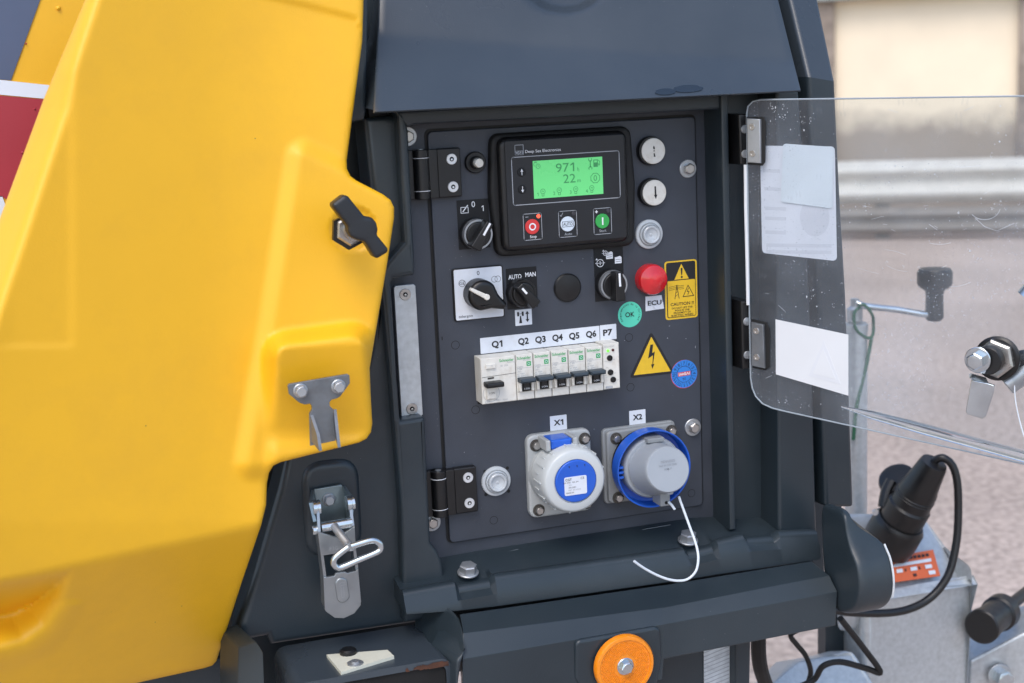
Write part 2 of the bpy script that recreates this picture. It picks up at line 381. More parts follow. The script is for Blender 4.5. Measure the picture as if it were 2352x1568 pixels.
WD = Vector((-.81, .587, 0)).normalized(); WN = Vector((-WD.y, WD.x, 0))          # along the far wall; WN faces the camera side
if WN.dot(Vector((0, -1, 0))) < 0: WN = -WN
W0 = Vector(atZ(2140, 548, 0.0))
def wl(s, d, z): return W0 + WD * s + WN * d + Vector((0, 0, z))
def wbox(mb, s0, s1, d0, d1, z0, z1, ma):
    c = [wl(s, d, z) for s in (s0, s1) for d in (d0, d1) for z in (z0, z1)]
    return mb.add(c, [(0, 1, 3, 2), (4, 6, 7, 5), (0, 4, 5, 1), (2, 3, 7, 6), (0, 2, 6, 4), (1, 5, 7, 3)], ma)
def wall_mat():
    ma = mat('stained_cream_render', (.84, .72, .54), .8, var=.06, scale=2.0); t = ma.node_tree; b = t.nodes['Principled BSDF']
    src = b.inputs['Base Color'].links[0].from_socket
    tc = t.nodes.new('ShaderNodeTexCoord'); sp = t.nodes.new('ShaderNodeSeparateXYZ'); t.links.new(tc.outputs['Object'], sp.inputs[0])
    n = t.nodes.new('ShaderNodeTexNoise'); n.inputs['Scale'].default_value = 1.6; n.inputs['Detail'].default_value = 8; n.inputs['Roughness'].default_value = .65
    t.links.new(tc.outputs['Object'], n.inputs['Vector'])
    # splash-back grime along the foot of the wall, broken up by noise
    a = t.nodes.new('ShaderNodeMapRange'); a.inputs[1].default_value = -.55; a.inputs[2].default_value = .12; a.inputs[3].default_value = 1.0; a.inputs[4].default_value = 0.0; t.links.new(sp.outputs['Z'], a.inputs[0])
    s = t.nodes.new('ShaderNodeMath'); s.operation = 'ADD'; t.links.new(a.outputs[0], s.inputs[0]); t.links.new(n.outputs[0], s.inputs[1])
    q = t.nodes.new('ShaderNodeMapRange'); q.inputs[1].default_value = .62; q.inputs[2].default_value = .98; q.inputs[4].default_value = .85; t.links.new(s.outputs[0], q.inputs[0])
    mi = t.nodes.new('ShaderNodeMix'); mi.data_type = 'RGBA'; mi.inputs['B'].default_value = (.24, .20, .17, 1)
    t.links.new(q.outputs[0], mi.inputs['Factor']); t.links.new(src, mi.inputs['A']); t.links.new(mi.outputs['Result'], b.inputs['Base Color'])
    return ma
RENDER = wall_mat()
def wall_s(px, py, d):
    r = Vector(ROT.T @ np.array([(px - 1176) / FPX, (py - 784) / FPX, 1])); q = W0 + WN * d - Vector(CAM); t = q.dot(WN) / r.dot(WN); return (Vector(CAM) + r * t - W0).dot(WD)
def span(a, b): p, q = wall_s(a, 200, -.82), wall_s(b, 200, -.82); return min(p, q), max(p, q)
DIRTY = mat('blackened_render', (.27, .22, .18), .9, var=.35, scale=6)
GREEN = mat('grey_green_metal', (.30, .32, .30), .5, var=.1, scale=10)
WGL = mat('dusty_window_glass', (.10, .12, .12), .15, var=.3, scale=4)
RAIL = mat('zinc_guard_rail', (.52, .50, .45), .6, metal=.0, var=.1, scale=8)
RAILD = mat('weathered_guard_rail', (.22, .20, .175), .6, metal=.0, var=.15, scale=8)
wall = empty('building_wall', wl(0, -.9, 0))
tag(wall, 'cream rendered building wall with dark stains behind the guard rails', 'wall')
mb = MB(); wbox(mb, -9, 12, -1.4, -.9, 0, 2.02, RENDER); wp = mb.build('rendered_face', wall, loc=wl(0, -.9, 1.0), smooth=False)
for s0, s1 in (span(1780, 1916), span(2338, 2620)):
    mb = MB(); wbox(mb, s0, s1, -.9, -.82, 0, 2.02, DIRTY); mb.build('stained_pilaster', wall, smooth=False)
mb = MB(); wbox(mb, -9, 12, -1.4, -.72, 2.02, 2.14, GREEN); mb.build('window_ledge', wall, smooth=False)
mb = MB(); wbox(mb, -9, 12, -1.1, -1.05, 2.14, 3.6, WGL); mb.build('window_glass', wall, smooth=False)
for k in range(-6, 9):
    mb = MB(); wbox(mb, k * 1.35 - .05, k * 1.35 + .05, -1.05, -.95, 2.14, 3.6, GREEN); mb.build('window_mullion', wall, smooth=False)
mb = MB(); wbox(mb, -9, 12, -1.4, -.9, 3.6, 6.5, RENDER); mb.build('upper_wall', wall, smooth=False)
rail = empty('guard_rail', wl(0, 0, 0)); tag(rail, 'pair of weathered zinc guard rails one above the other before the cream wall', 'guard rail')
def wbeam(z0, z1, d, ma, nm):
    h = z1 - z0; pr = [(.0, 0), (.05, .1), (.085, .2), (.085, .28), (.03, .42), (.03, .58), (.085, .72), (.085, .8), (.05, .9), (0, 1)]
    pf = [(a + d, z0 + b * h) for a, b in pr]
    mb = MB(); mb.loft([[wl(s, a, z) for a, z in pf] + [wl(s, a - .008, z) for a, z in pf[::-1]] for s in (-9, 12)], ma, closed=True); return mb.build(nm, rail, sharp=50)
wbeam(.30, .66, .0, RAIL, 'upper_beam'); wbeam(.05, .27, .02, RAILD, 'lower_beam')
for k in range(-4, 6):
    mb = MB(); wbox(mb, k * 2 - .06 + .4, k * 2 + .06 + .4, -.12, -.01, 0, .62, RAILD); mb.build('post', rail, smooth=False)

# ------------------------------------------------------------------ the lighting tower
tower = empty('lighting_tower', (.12, .15, 0))
tag(tower, 'dark grey towable lighting tower with yellow side door and open control panel', 'lighting tower')

# --- cabinet: frame plate behind the control door, moulded shell round it
mb = MB(); mb.ppx([(846, 225), (1640, 180), (1676, 1216), (880, 1340)], .004, .012, DOORM); frame_plate = mb.build('frame_plate', tower, smooth=False)
cab = MB()
cab.ppx([(380, -200), (1800, -200), (1900, 1420), (380, 1640)], .06, .25, BODY)
# left column beside the hood and the stepped shell left of the control door
cab.ppx([(770, -90), (848, -90), (842, 256), (838, 276), (770, 290)], -.022, .03, BODY, r=.004)
cab.ppx([(837, 271), (925, 262), (940, 560), (945, 626), (902, 636), (893, 650), (902, 800), (912, 964), (920, 974), (940, 980), (940, 1390), (976, 1429), (623, 1483), (614, 1463), (546, 1475), (555, 1425), (641, 1122), (660, 1040), (800, 1000), (850, 800), (868, 640), (852, 425)], -.014, .03, BODY, r=.007, seg=4)
cab.ppx([(913, 255), (930, 262), (939, 300), (947, 480), (954, 600), (954, 627), (950, 633), (905, 640), (899, 650), (908, 800), (917, 960), (922, 966), (972, 958), (977, 962), (984, 1120), (990, 1245), (1006, 1268), (1016, 1290), (1030, 1385), (985, 1400), (976, 1424), (930, 1432), (926, 1390), (922, 1181), (901, 894), (879, 669), (874, 630), (891, 603), (931, 557), (922, 410)], -.030, .01, BODY, r=.0045, seg=4)
shell = cab.build('cabinet_shell', tower)
mb = MB(); mb.ppx([(689, 1063), (826, 1048), (838, 1268), (702, 1290)], -.0185, -.009, BODY, r=.0085, seg=6, rnd=.020)
mb.build('latch_pad', tower)
mb = MB(); mb.ppx([(905, 254), (1668, 205), (1668, 250), (1500, 258), (953, 285), (936, 292)], -.030, .01, BODY, r=.003); mb.build('header', tower)

# --- right side of the recess
mb = MB(); mb.ppx([(1656, 215), (1673, 214), (1691, 1216), (1677, 1218)], -.034, .006, BODY, r=.002); mb.build('inner_lip', tower)
mb = MB()
mb.ppx([(1660, 205), (1765, 200), (1790, 1232), (1690, 1246)], -.004, .01, BODY)
mb.ppx([(1783, 205), (1836, 205), (1850, 420), (1866, 800), (1876, 1180), (1880, 1284), (1800, 1296), (1788, 1210)], -.041, .03, BODY, r=.004)
mb.build('side_panel', tower)
# outer corner column: upright below, leaning back above like the hood
def slab(mb, pts, back, ma):
    """front outline given as 3D points, thickness along the vector back"""
    n = len(pts); vs = [np.array(p) for p in pts] + [np.array(p) + np.array(back) for p in pts]
    fs = [tuple(range(n))[::-1]] if False else [tuple(range(n))]
    fs += [((i + 1) % n, i, i + n, (i + 1) % n + n) for i in range(n)] + [tuple(range(n, 2 * n))[::-1]]
    return mb.add(vs, fs, ma)
def flip_ok(o):
    import bmesh
    b = bmesh.new(); b.from_mesh(o.data); bmesh.ops.remove_doubles(b, verts=b.verts, dist=1e-6); bmesh.ops.recalc_face_normals(b, faces=b.faces); b.to_mesh(o.data); b.free(); return o
def bevel(o, w, seg=3, ang=25):
    mo = o.modifiers.new('bevel', 'BEVEL'); mo.width = w; mo.segments = seg; mo.limit_method = 'ANGLE'; mo.angle_limit = R(ang); mo.harden_normals = False
    # bevel first, then weighted normals
    o.modifiers.move(len(o.modifiers) - 1, 0); return o
colm = MB()
lo = [(1856, 176), (1919, 187), (1930, 420), (1945, 680), (1962, 1165), (1896, 1165), (1881, 700), (1866, 380)]
L3 = [at(x, y, -.041) for x, y in lo]
slab(colm, L3, (-.02, .3, 0), BODY)
up = [at(1856, 176, -.041), at(1919, 187, -.041), at(1868, -60, .03), at(1800, -60, .03)]
slab(colm, up, (-.02, .3, 0), SLATE_SKY)  # leaning face takes the paler slate, sky light held in its colour
o = flip_ok(colm.build('corner_column', tower)); bevel(o, .004)
colm = MB(); colm.ppx([(1780, 205), (1870, 176), (1935, 1200), (1868, 1290)], .03, .2, BODY); colm.build('column_backing', tower)

# --- hood above the control panel, sloping back, with a scooped grip at its top
def hood_pt(u, v):
    """u 0..1 left to right, v 0 lip .. 1 top (out of frame)"""
    xl = 862 + (874 - 862) * v * 1.3; xr = 1838 + (1786 - 1838) * v * 1.3
    yl = 256 - 256 * v * 1.3; yr = 207 - 207 * v * 1.3
    vc = .53 - .28 * u; k = v - vc
    Y = -.075 + .080 * v + .075 * (v if k < -.03 else vc if k > .03 else v - (k + .03) ** 2 / .12)
    du, dv = (u - .462) / .108, (v - .93) / .262
    d = math.hypot(du, dv); Y += .020 * float(1 - S(.80, 1.02, d))
    return at(xl + (xr - xl) * u, yl + (yr - yl) * u, Y)
nu, nv = 60, 40
vs = [hood_pt(i / nu, j / nv) for j in range(nv + 1) for i in range(nu + 1)]
fs = [(j * (nu + 1) + i, j * (nu + 1) + i + 1, (j + 1) * (nu + 1) + i + 1, (j + 1) * (nu + 1) + i) for j in range(nv) for i in range(nu)]
def idx(i, j): return j * (nu + 1) + i
loop = [idx(i, 0) for i in range(nu + 1)] + [idx(nu, j) for j in range(1, nv + 1)] + [idx(i, nv) for i in range(nu - 1, -1, -1)] + [idx(0, j) for j in range(nv - 1, 0, -1)]
cen = np.mean([vs[k] for k in loop], axis=0)
prev = loop
for q, (ins, dy) in enumerate([(-.0010, .0008), (-.0014, .0022), (-.0010, .0038), (.001, .006), (.004, .075)]):
    cur = []
    for k in loop:
        p = np.array(vs[k]); d = p - cen; d[1] = 0; d /= np.linalg.norm(d) + 1e-9
        e = np.array([np.sign(d[0]) * (k % (nu + 1) in (0, nu)), 0, np.sign(d[2]) * (k // (nu + 1) in (0, nv))])
        cur.append(len(vs)); vs.append(p - e * ins + np.array([0, dy, 0]))
    fs += [(prev[a], cur[a], cur[(a + 1) % len(loop)], prev[(a + 1) % len(loop)]) for a in range(len(loop))]
    prev = cur
mb = MB().add(vs, fs, SLATE_SKY); hood = mb.build('hood', tower, sharp=60, wn=False); flip_ok(hood)

WET = mat('wet_patch', (.016, .024, .034), .16, var=.1)
for u_, v_, a_, b_ in ((.684, .035, .0105, .006), (.738, .050, .0155, .007)):
    c_ = hood_pt(u_, v_); d1 = Vector(hood_pt(u_ + .02, v_) - c_).normalized(); d2 = Vector(hood_pt(u_, v_ + .05) - c_).normalized(); n_ = d2.cross(d1).normalized()
    if n_.y > 0: n_ = -n_
    mb = MB(); mb.add([Vector(c_) + n_ * .0006 + d1 * a_ * math.cos(k * .2618) * (1 + .08 * math.sin(k * 2.1)) + d2 * b_ * (math.sin(k * .2618) if math.sin(k * .2618) > 0 else math.sin(k * .2618) * .7) for k in range(24)], [tuple(range(24))], WET); flip_ok(mb.build('wet_patch', hood, smooth=False))

# --- sill under the control door
def prof(l): return [at(*p) for p in l]
XS = [925, 1040, 1134, 1581, 1640, 1716, 1790, 1878]
YB_ = [1300, 1276, 1259, 1190, 1181, 1176, 1172, 1168]; YE_ = [1361, 1340, 1324, 1262, 1247, 1229, 1222, 1212]; YBOT = [1412, 1404, 1393, 1330, 1320, 1309, 1298, 1286]
sl = MB(); secs = []
def section(x, up):
    yb_, ye, yo = (float(np.interp(x, XS, q)) for q in (YB_, YE_, YBOT))
    E = at(x, ye, -.052); X = E[0]; r = .0065; B = at(x, yb_, .004); T = at(x, yb_ + 11, -.006); O = at(x, yo, -.058)
    q = [(B[1], B[2]), (T[1], T[2])]
    zf = min(E[2], T[2] - .002); dz, dy = (0, 0) if up else (-.0058, .004)
    q += [(-.028, (T[2] * .55 + zf * .45) + dz * .9 - (.0022 if up else 0)), (-.052 + dy + .013, zf + dz - (.0022 if up else .0)), (-.052 + dy + .0095, zf + dz)]
    for k in range(6):
        t = k / 5 * math.pi / 2; q.append((-.052 + dy + r * (1 - math.sin(t)) - (0 if up else 0), zf + dz - r * (1 - math.cos(t))))
    q += [(-.057, zf - .016), (O[1], O[2]), (.02, O[2])]
    return [np.array([X, a, b]) for a, b in q]
ups = [(927, 1), (1046, 1), (1056, 0), (1128, 0), (1138, 1), (1574, 1), (1586, 0), (1642, 0), (1650, 1), (1710, 1), (1722, 0), (1782, 0), (1792, 1), (1878, 1)]
sl.loft([section(x, u) for x, u in ups], BODY, closed=True)
sill = flip_ok(sl.build('sill', tower, sharp=42))
for (px, py) in ((1075, 1305), (1580, 1231)):
    b = MB(); c = at(px, py + 10, -.032); b.hexb(c, (0, -.25, 1), .0085, .0075, SATIN, .2, .0104, SATIN); b.build('sill_bolt', tower)

SCR = mat('scuff', (.16, .18, .20), .6, var=.2)
def scuff(px, Y, wd, parent):
    mb = MB(); mb.tube([at(a, b, Y) for a, b in px], wd, SCR, 5, 4); tag(mb.build('scratch', parent), kind='stuff')

# --- bumper beam and its end piece
bm = MB()
LB = prof([(1052, 1409, .0), (1056, 1411, -.066), (1064, 1454, -.097), (1062, 1513, -.110), (1062, 1640, -.112), (1062, 1640, .0)])
MB1 = prof([(1515, 1343, .0), (1516, 1345, -.066), (1519, 1396, -.097), (1521, 1434, -.110), (1521, 1560, -.112), (1521, 1560, .0)])
MB2 = prof([(1518, 1343, .0), (1519, 1345, -.066), (1522, 1396, -.097), (1524, 1433, -.110), (1524, 1513, -.112), (1524, 1513, .0)])
RB = prof([(1862, 1287, .0), (1863, 1289, -.066), (1905, 1321, -.097), (1923, 1358, -.110), (1919, 1436, -.112), (1905, 1436, .0)])
bm.loft([LB, MB1, MB2, RB], BODY, closed=True)
bumper = flip_ok(bm.build('bumper', tower, sharp=28)); bevel(bumper, .009, 4, 15)
scuff([(1040, 1292), (1070, 1285), (1110, 1277), (1150, 1269), (1190, 1262)], -.0062, .00035, sill); scuff([(1048, 1287), (1085, 1281), (1130, 1272)], -.0058, .0003, sill); scuff([(1476, 1216), (1540, 1205)], -.0062, .0003, sill)
mb = MB(); mb.ppx([(1322, 1472), (1505, 1440), (1518, 1445), (1521, 1512), (1498, 1640), (1345, 1640), (1334, 1580), (1322, 1560)], -.1138, -.105, BODY, r=.003, rnd=.006); mb.build('reflector_pad', tower)
mb = MB(); slab(mb, [at(1008, 1399, -.05), at(1036, 1394, -.06), at(1060, 1423, -.085), at(1076, 1490, -.112), at(1050, 1516, -.116), at(1050, 1640, -.118), at(1012, 1640, -.10)], (-.012, .05, 0), BODY)
o = flip_ok(mb.build('bumper_fin', tower)); bevel(o, .004, 3, 20)
mb = MB(); slab(mb, [at(548, 1486, -.05), at(590, 1472, -.06), at(604, 1496, -.08), at(611, 1640, -.085), at(545, 1640, -.07)], (-.01, .05, 0), BODY)
o = flip_ok(mb.build('bumper_fin', tower)); bevel(o, .004, 3, 20)
mb = MB(); mb.ppx([(250, 1560), (560, 1500), (560, 1660), (250, 1700)], .03, .08, BODY, r=.004); mb.build('lower_skirt', tower)

X0 = float(at(1925, 1360, -.112)[0]) + .002
lf = [(1884, 1174), (1912, 1166), (1936, 1182), (1946, 1225), (1956, 1262), (1970, 1299), (1977, 1346), (1974, 1385), (1962, 1405), (1940, 1412), (1915, 1400), (1890, 1330)]
pts = [atX(x, y, X0) for x, y in lf]
yy = float(atX(1977, 1346, X0)[1]); X1 = float(at(2052, 1335, yy)[0])
def smooth_loop(p, m=5):
    n = len(p); o = []
    for i in range(n):
        a, b, c, d = p[i - 1], p[i], p[(i + 1) % n], p[(i + 2) % n]
        for k in range(m):
            t = k / m; o.append(.5 * ((2 * b) + (c - a) * t + (2 * a - 5 * b + 4 * c - d) * t * t + (3 * b - a - 3 * c + d) * t ** 3))
    return o
pts = smooth_loop(pts)
ce = MB(); rg = []; cp = np.mean(pts, axis=0); zt_, zm_ = float(atX(1900, 1170, X0)[2]), float(atX(1958, 1268, X0)[2])
for (dx, s_) in ((0, .80), (0, .88), (.0015, .945), (.006, .985), (.013, 1.0), (X1 - X0 - .006, 1.0), (X1 - X0 - .002, .99), (X1 - X0, .96)):
    rg.append([np.array([X0 + dx * (.22 + .78 * float(S(zt_, zm_, p[2]))), cp[1] + (p[1] - cp[1]) * s_, cp[2] + (p[2] - cp[2]) * s_]) for p in pts])
ce.loft(rg, BODY, closed=True); o = flip_ok(ce.build('bumper_end', tower, sharp=50))
ed = MB(); e2 = [np.array([X1 + .0004, p[1], p[2]]) for p in pts[20:36]]
ed.tube(e2, .0011, RETRO, 8, 1); ed.build('reflective_edge', o)

# --- amber reflector on the bumper
c = at(1431, 1525, -.1165); rr = float(at(1498, 1515, -.1165)[0] - at(1431, 1525, -.1165)[0])
rf = MB(); rf.lathe(c, FY, [(rr, 0), (rr, .004), (rr - .0015, .0062), (rr - .004, .0066), (rr - .0045, .0052), (0, .0052)], AMB, 64)
refl = rf.build('reflector', tower)
pr = MB()   # prismatic cells moulded in the lens
cell = .0017; k = int(rr / cell) + 1
for i in range(-k, k + 1):
    for j in range(-k, k + 1):
        x, z = (i + .5 * (j & 1)) * cell, j * cell * .87
        if .011 < math.hypot(x, z) < rr - .006:
            q = c + np.array([x, -.0053, z]); h = cell * .48
            pr.add([q + (h * math.cos(a), 0, h * math.sin(a)) for a in (.5, 2.6, 4.7)] + [q + (0, -.0009, 0)], [(0, 1, 3), (1, 2, 3), (2, 0, 3)], AMB)
tag(pr.build('lens_cells', refl, smooth=False), kind='stuff')
b = MB(); b.hexb(c + np.array([0, -.0052, 0]), FY, .0062, .005, CHRM, .1, .0085); b.build('bolt', refl)

# --- fork pocket with white wedge plate
fp = MB()
Zt = float(at(976, 1429, -.012)[2])
xr, xl = float(at(976, 1429, -.012)[0]), float(at(628, 1486, -.012)[0]); yf = -.105
def tub(xa, xb, zt, zb, rr): 
    p = rpoly([(xa, zb), (xb, zb), (xb, zt), (xa, zt)], rr, 6); return p
po, pi = tub(xl, xr, Zt, Zt - .13, .012), tub(xl + .006, xr - .006, Zt - .006, Zt - .124, .007)
fp.loft([[(x, -.012, z) for x, z in po], [(x, yf + .001, z) for x, z in po], [(x, yf, z) for x, z in pi], [(x, yf + .003, z) for x, z in pi]], SLATE_SKY, closed=True, caps=False)
fp.loft([[(x, yf + .003, z) for x, z in pi], [(x, -.012, z) for x, z in pi]], DARKH, closed=True)
pocket = fp.build('fork_pocket', tower, sharp=40); flip_ok(pocket)
rs = MB()
for a in range(30):
    x = xr - .006 - abs(random.gauss(0, .016)); 
    q = [(x + random.uniform(-.006, .006), Zt - .0015 - random.random() * .006) for _ in range(5)]
    q = [(min(p[0], xr - .003), p[1]) for p in q]; mx_, mz_ = sum(p[0] for p in q) / 5, sum(p[1] for p in q) / 5
    q.sort(key=lambda p: math.atan2(p[1] - mz_, p[0] - mx_))
    rs.add([(p[0], yf - .0004 - a * 1e-5, p[1]) for p in q], [tuple(range(5))], RUST)
tag(rs.build('rust_patch', pocket, smooth=False), kind='stuff')
def on_top(px, py): return atZ(px, py, Zt + .003)
wpts = [on_top(750, 1503), on_top(890, 1492), on_top(905, 1506), on_top(783, 1543)]
wp = MB(); slab(wp, wpts, (0, 0, -.0035), CREAM); wedge = flip_ok(wp.build('wedge_plate', tower))
wb = MB(); wb.lathe(on_top(800, 1500), (0, 0, 1), [(.008, 0), (.008, .003), (.006, .0045), (0, .0045)], BLK, 16); wb.build('black_rivet', wedge)
wb = MB(); wb.lathe(on_top(816, 1524), (0, 0, 1), [(.0075, 0), (.0075, .001), (.004, .0012), (.004, .003), (0, .003)], SATIN, 16); wb.build('washer', wedge)

# --- posts under the bumper with a reflective strip
mb = MB(); mb.ppx([(1570, 1430), (1800, 1430), (1800, 1640), (1570, 1640)], -.02, .0, BODY)
mb = MB(); mb.ppx([(1490, 1440), (1688, 1420), (1688, 1680), (1490, 1680)], -.030, .02, BODY, r=.003); post = mb.build('support_leg', tower)
mb = MB(); mb.ppx([(1616, 1420), (1682, 1412), (1684, 1660), (1618, 1660)], -.0312, -.0305, RETRO); tape = mb.build('reflective_strip', tower, smooth=False)
mb = MB()
for k in range(26):
    y = 1410 + k * 9; mb.add([at(1616, y + 26, -.0316), at(1683, y - 2, -.0316), at(1683, y, -.0316), at(1616, y + 28, -.0316)], [(0, 1, 2, 3)], GPR)
tag(mb.build('hatching', tape, smooth=False), kind='stuff')
mb = MB(); mb.ppx([(1690, 1420), (1727, 1410), (1721, 1680), (1690, 1680)], -.045, .0, BODY, r=.003); mb.build('support_leg', tower)

# --- yellow side door: one moulded skin, relief worked out as a height field
outl = [(225, -60), (838, -60), (835, 0), (832, 95), (796, 368), (797, 388), (805, 404), (818, 414), (880, 446), (897, 459), (905, 476), (905, 500), (890, 600), (870, 720), (849, 845), (851, 900), (855, 972), (852, 992), (842, 1007), (825, 1016), (645, 1061), (628, 1069), (618, 1085), (613, 1110), (611, 1160), (600, 1205), (555, 1338), (497, 1518), (488, 1528), (470, 1534), (260, 1580), (0, 1628), (-70, 1640), (-70, 690), (0, 500), (100, 228), (115, 192), (195, 0)]
outl = [tuple(p) for p in rpoly(outl, 6, 2)]
dense = []
for i, p in enumerate(outl):
    q = outl[(i + 1) % len(outl)]; L = math.dist(p, q); n = max(1, int(L / 9))
    dense += [(p[0] + (q[0] - p[0]) * k / n, p[1] + (q[1] - p[1]) * k / n) for k in range(n)]
def pdist(pt, poly):
    a = np.array(poly); b = np.roll(a, -1, 0); p = np.asarray(pt, float)
    d = b - a; best = np.full(len(p), 1e9)
    for i in range(len(a)):
        t = np.clip(((p - a[i]) @ d[i]) / (d[i] @ d[i] + 1e-12), 0, 1)
        best = np.minimum(best, np.linalg.norm(p - (a[i] + t[:, None] * d[i]), axis=1))
    return best
def inside(pt, poly):
    p = np.asarray(pt, float); c = np.zeros(len(p), bool); a = np.array(poly); b = np.roll(a, -1, 0)
    for (x0, y0), (x1, y1) in zip(a, b):
        cond = (y0 > p[:, 1]) != (y1 > p[:, 1])
        with np.errstate(divide='ignore', invalid='ignore'): c ^= cond & (p[:, 0] < (x1 - x0) * (p[:, 1] - y0) / (y1 - y0 + 1e-12) + x0)
    return c
def sdist(pt, poly): d = pdist(pt, poly); return np.where(inside(pt, poly), -d, d)
gx, gy = np.meshgrid(np.arange(-66, 912, 7.0), np.arange(-56, 1640, 7.0))
gp = np.stack([gx.ravel(), gy.ravel()], 1); gp = gp + (np.arange(len(gp)) % 2)[:, None] * np.array([0, .01])
dn = np.array(dense); dd = sdist(gp, dense); gp = gp[dd < -9]
ring_pts = []
e = np.roll(dn, -1, 0) - np.roll(dn, 1, 0); e /= np.linalg.norm(e, axis=1, keepdims=True) + 1e-9
nin = np.stack([-e[:, 1], e[:, 0]], 1)
if not inside(dn[200:201] + nin[200:201] * 3, dense)[0]: nin = -nin
for k in (1.2, 3.2, 6.0):
    q = dn + nin * k; sd_ = sdist(q, dense); ring_pts.append(q[sd_ < -k * .8])
allp = np.concatenate([dn] + ring_pts + [gp])
n0 = len(dn)
res = delaunay_2d_cdt([Vector((float(a), float(b))) for a, b in allp], [(i, (i + 1) % n0) for i in range(n0)], [], 0, 1e-4)
V2 = np.array([list(v) for v in res[0]]); F2 = [tuple(f) for f in res[2]]
cen2 = np.array([V2[list(f)].mean(0) for f in F2]); ok = inside(cen2, dense); F2 = [f for f, k in zip(F2, ok) if k]
x, y = V2[:, 0], V2[:, 1]
tt = np.maximum(0, 760 - x); Yd = -.075 - .000145 * np.where(tt < 300, tt ** 2 / 600, tt - 150) + np.maximum(0, 1200 - y) * .00003
yc = 1335 - .2167 * np.clip(x, -80, 640)
Yd += .00034 * np.where(y > yc - 12, np.where(y > yc + 12, y - yc, (y - yc + 12) ** 2 / 48), 0)
fac = [(697, 362), (800, 414), (1000, 515), (1000, 1050), (640, 1056), (578, 1062), (634, 760)]
Yd -= .0075 * (1 - S(0, 50, sdist(V2, fac)))
padp = rpoly([(642, 800), (828, 776), (838, 986), (640, 1004)], 24, 4)
Yd -= .030 * (1 - S(0, 46, sdist(V2, padp))) * np.clip((1004 - y - .06 * (x - 740)) / 205, 0, 1.02)
Yd -= .007 * S(980, 1045, y) * S(600, 640, x) * (1 - S(1030, 1060, y - .25 * (830 - x)))
Yd += .0035 * (1 - S(47, 55, np.hypot(x - 812, (y - 527) * 1.0)))
scoop = [(-200, 1352), (0, 1330), (172, 1304), (152, 1385), (112, 1445), (60, 1482), (0, 1498), (-200, 1500)]
sdsc = sdist(V2, scoop); Yd += .058 * S(0, 95, -sdsc) - .0025 * (1 - S(0, 36, np.abs(sdsc - 16))) * (y > 1380)
Yd += .0012 * (1 - S(150, 180, x)) * (1 - S(785, 803, y)) * S(0, 60, x + 20)
band = np.interp(y, [-60, 0, 165, 250, 700, 1640], [240, 220, 165, 150, 0, -300])
tb = band - x; Yd += .00065 * np.where(tb < -16, 0, np.where(tb > 16, tb, (tb + 16) ** 2 / 64)) * (y < 760)
tl = np.interp(x, [300, 600, 705, 815, 840], [-60, -12, 12, 40, 90]); Yd -= .0022 * (1 - S(-8, 8, y - tl))
din = np.clip(pdist(V2, dense) / 12.0, 0, 1); Yd += .0045 * (1 - np.sqrt(1 - (1 - din) ** 2))
V3 = [at(a, b, c) for (a, b), c in zip(V2, Yd)]
bi = {tuple(np.round(V2[i], 3)): i for i in range(len(V2))}
bl = [bi[tuple(np.round(p, 3))] for p in dn if tuple(np.round(p, 3)) in bi]
base = len(V3); nk = {tuple(np.round(p, 3)): q for p, q in zip(dn, nin)}
V3 += [at(*(V2[i] + nk[tuple(np.round(V2[i], 3))] * 9), Yd[i] + .028) for i in bl]
F3 = list(F2) + [(bl[i], bl[(i + 1) % len(bl)], base + (i + 1) % len(bl), base + i) for i in range(len(bl))]
mb = MB().add(V3, F3, YEL); yd = mb.build('side_door', tower, sharp=70, wn=False); flip_ok(yd)
tag(yd, 'yellow moulded side door with recessed grip at its lower left')

# side skin behind the door's left edge with its printed bands
sk = MB(); sp = [(-200, -120), (330, -120), (330, 300), (150, 560), (60, 900), (-200, 900)]
slab(sk, [at(a, b, .11) for a, b in sp], (0, .02, 0), YEL); skin = flip_ok(sk.build('side_skin', tower, smooth=False))
def dec(nm, pts, ma, off=.0012):
    d = MB(); slab(d, [at(a, b, .11 - off) for a, b in pts], (0, .0008, 0), ma); return flip_ok(d.build(nm, skin, smooth=False))
dec('navy_decal', [(-190, -110), (112, -110), (92, 0), (25, 184), (-190, 168)], NAVY)
dec('white_band', [(-190, 162), (0, 183), (250, 210), (250, 240), (0, 217), (-190, 200)], WDEC)
dec('red_band', [(-190, 206), (0, 219), (240, 240), (120, 520), (6, 452), (-190, 440)], RDEC)
dec('white_band', [(-190, 448), (5, 450), (30, 520), (-190, 510)], WDEC)
for (a, b, r) in ((134, 18, 6), (52, 350, 4), (80, 250, 2.5), (60, 100, 2.5)):
    dr = MB(); dr.lathe(at(a, b, .1085), FY, [(r * .00036, 0), (r * .0003, .0006), (r * .00018, .001), (0, .0012)], YEL if a > 100 else RDEC, 14); dr.build('water_drop', skin)

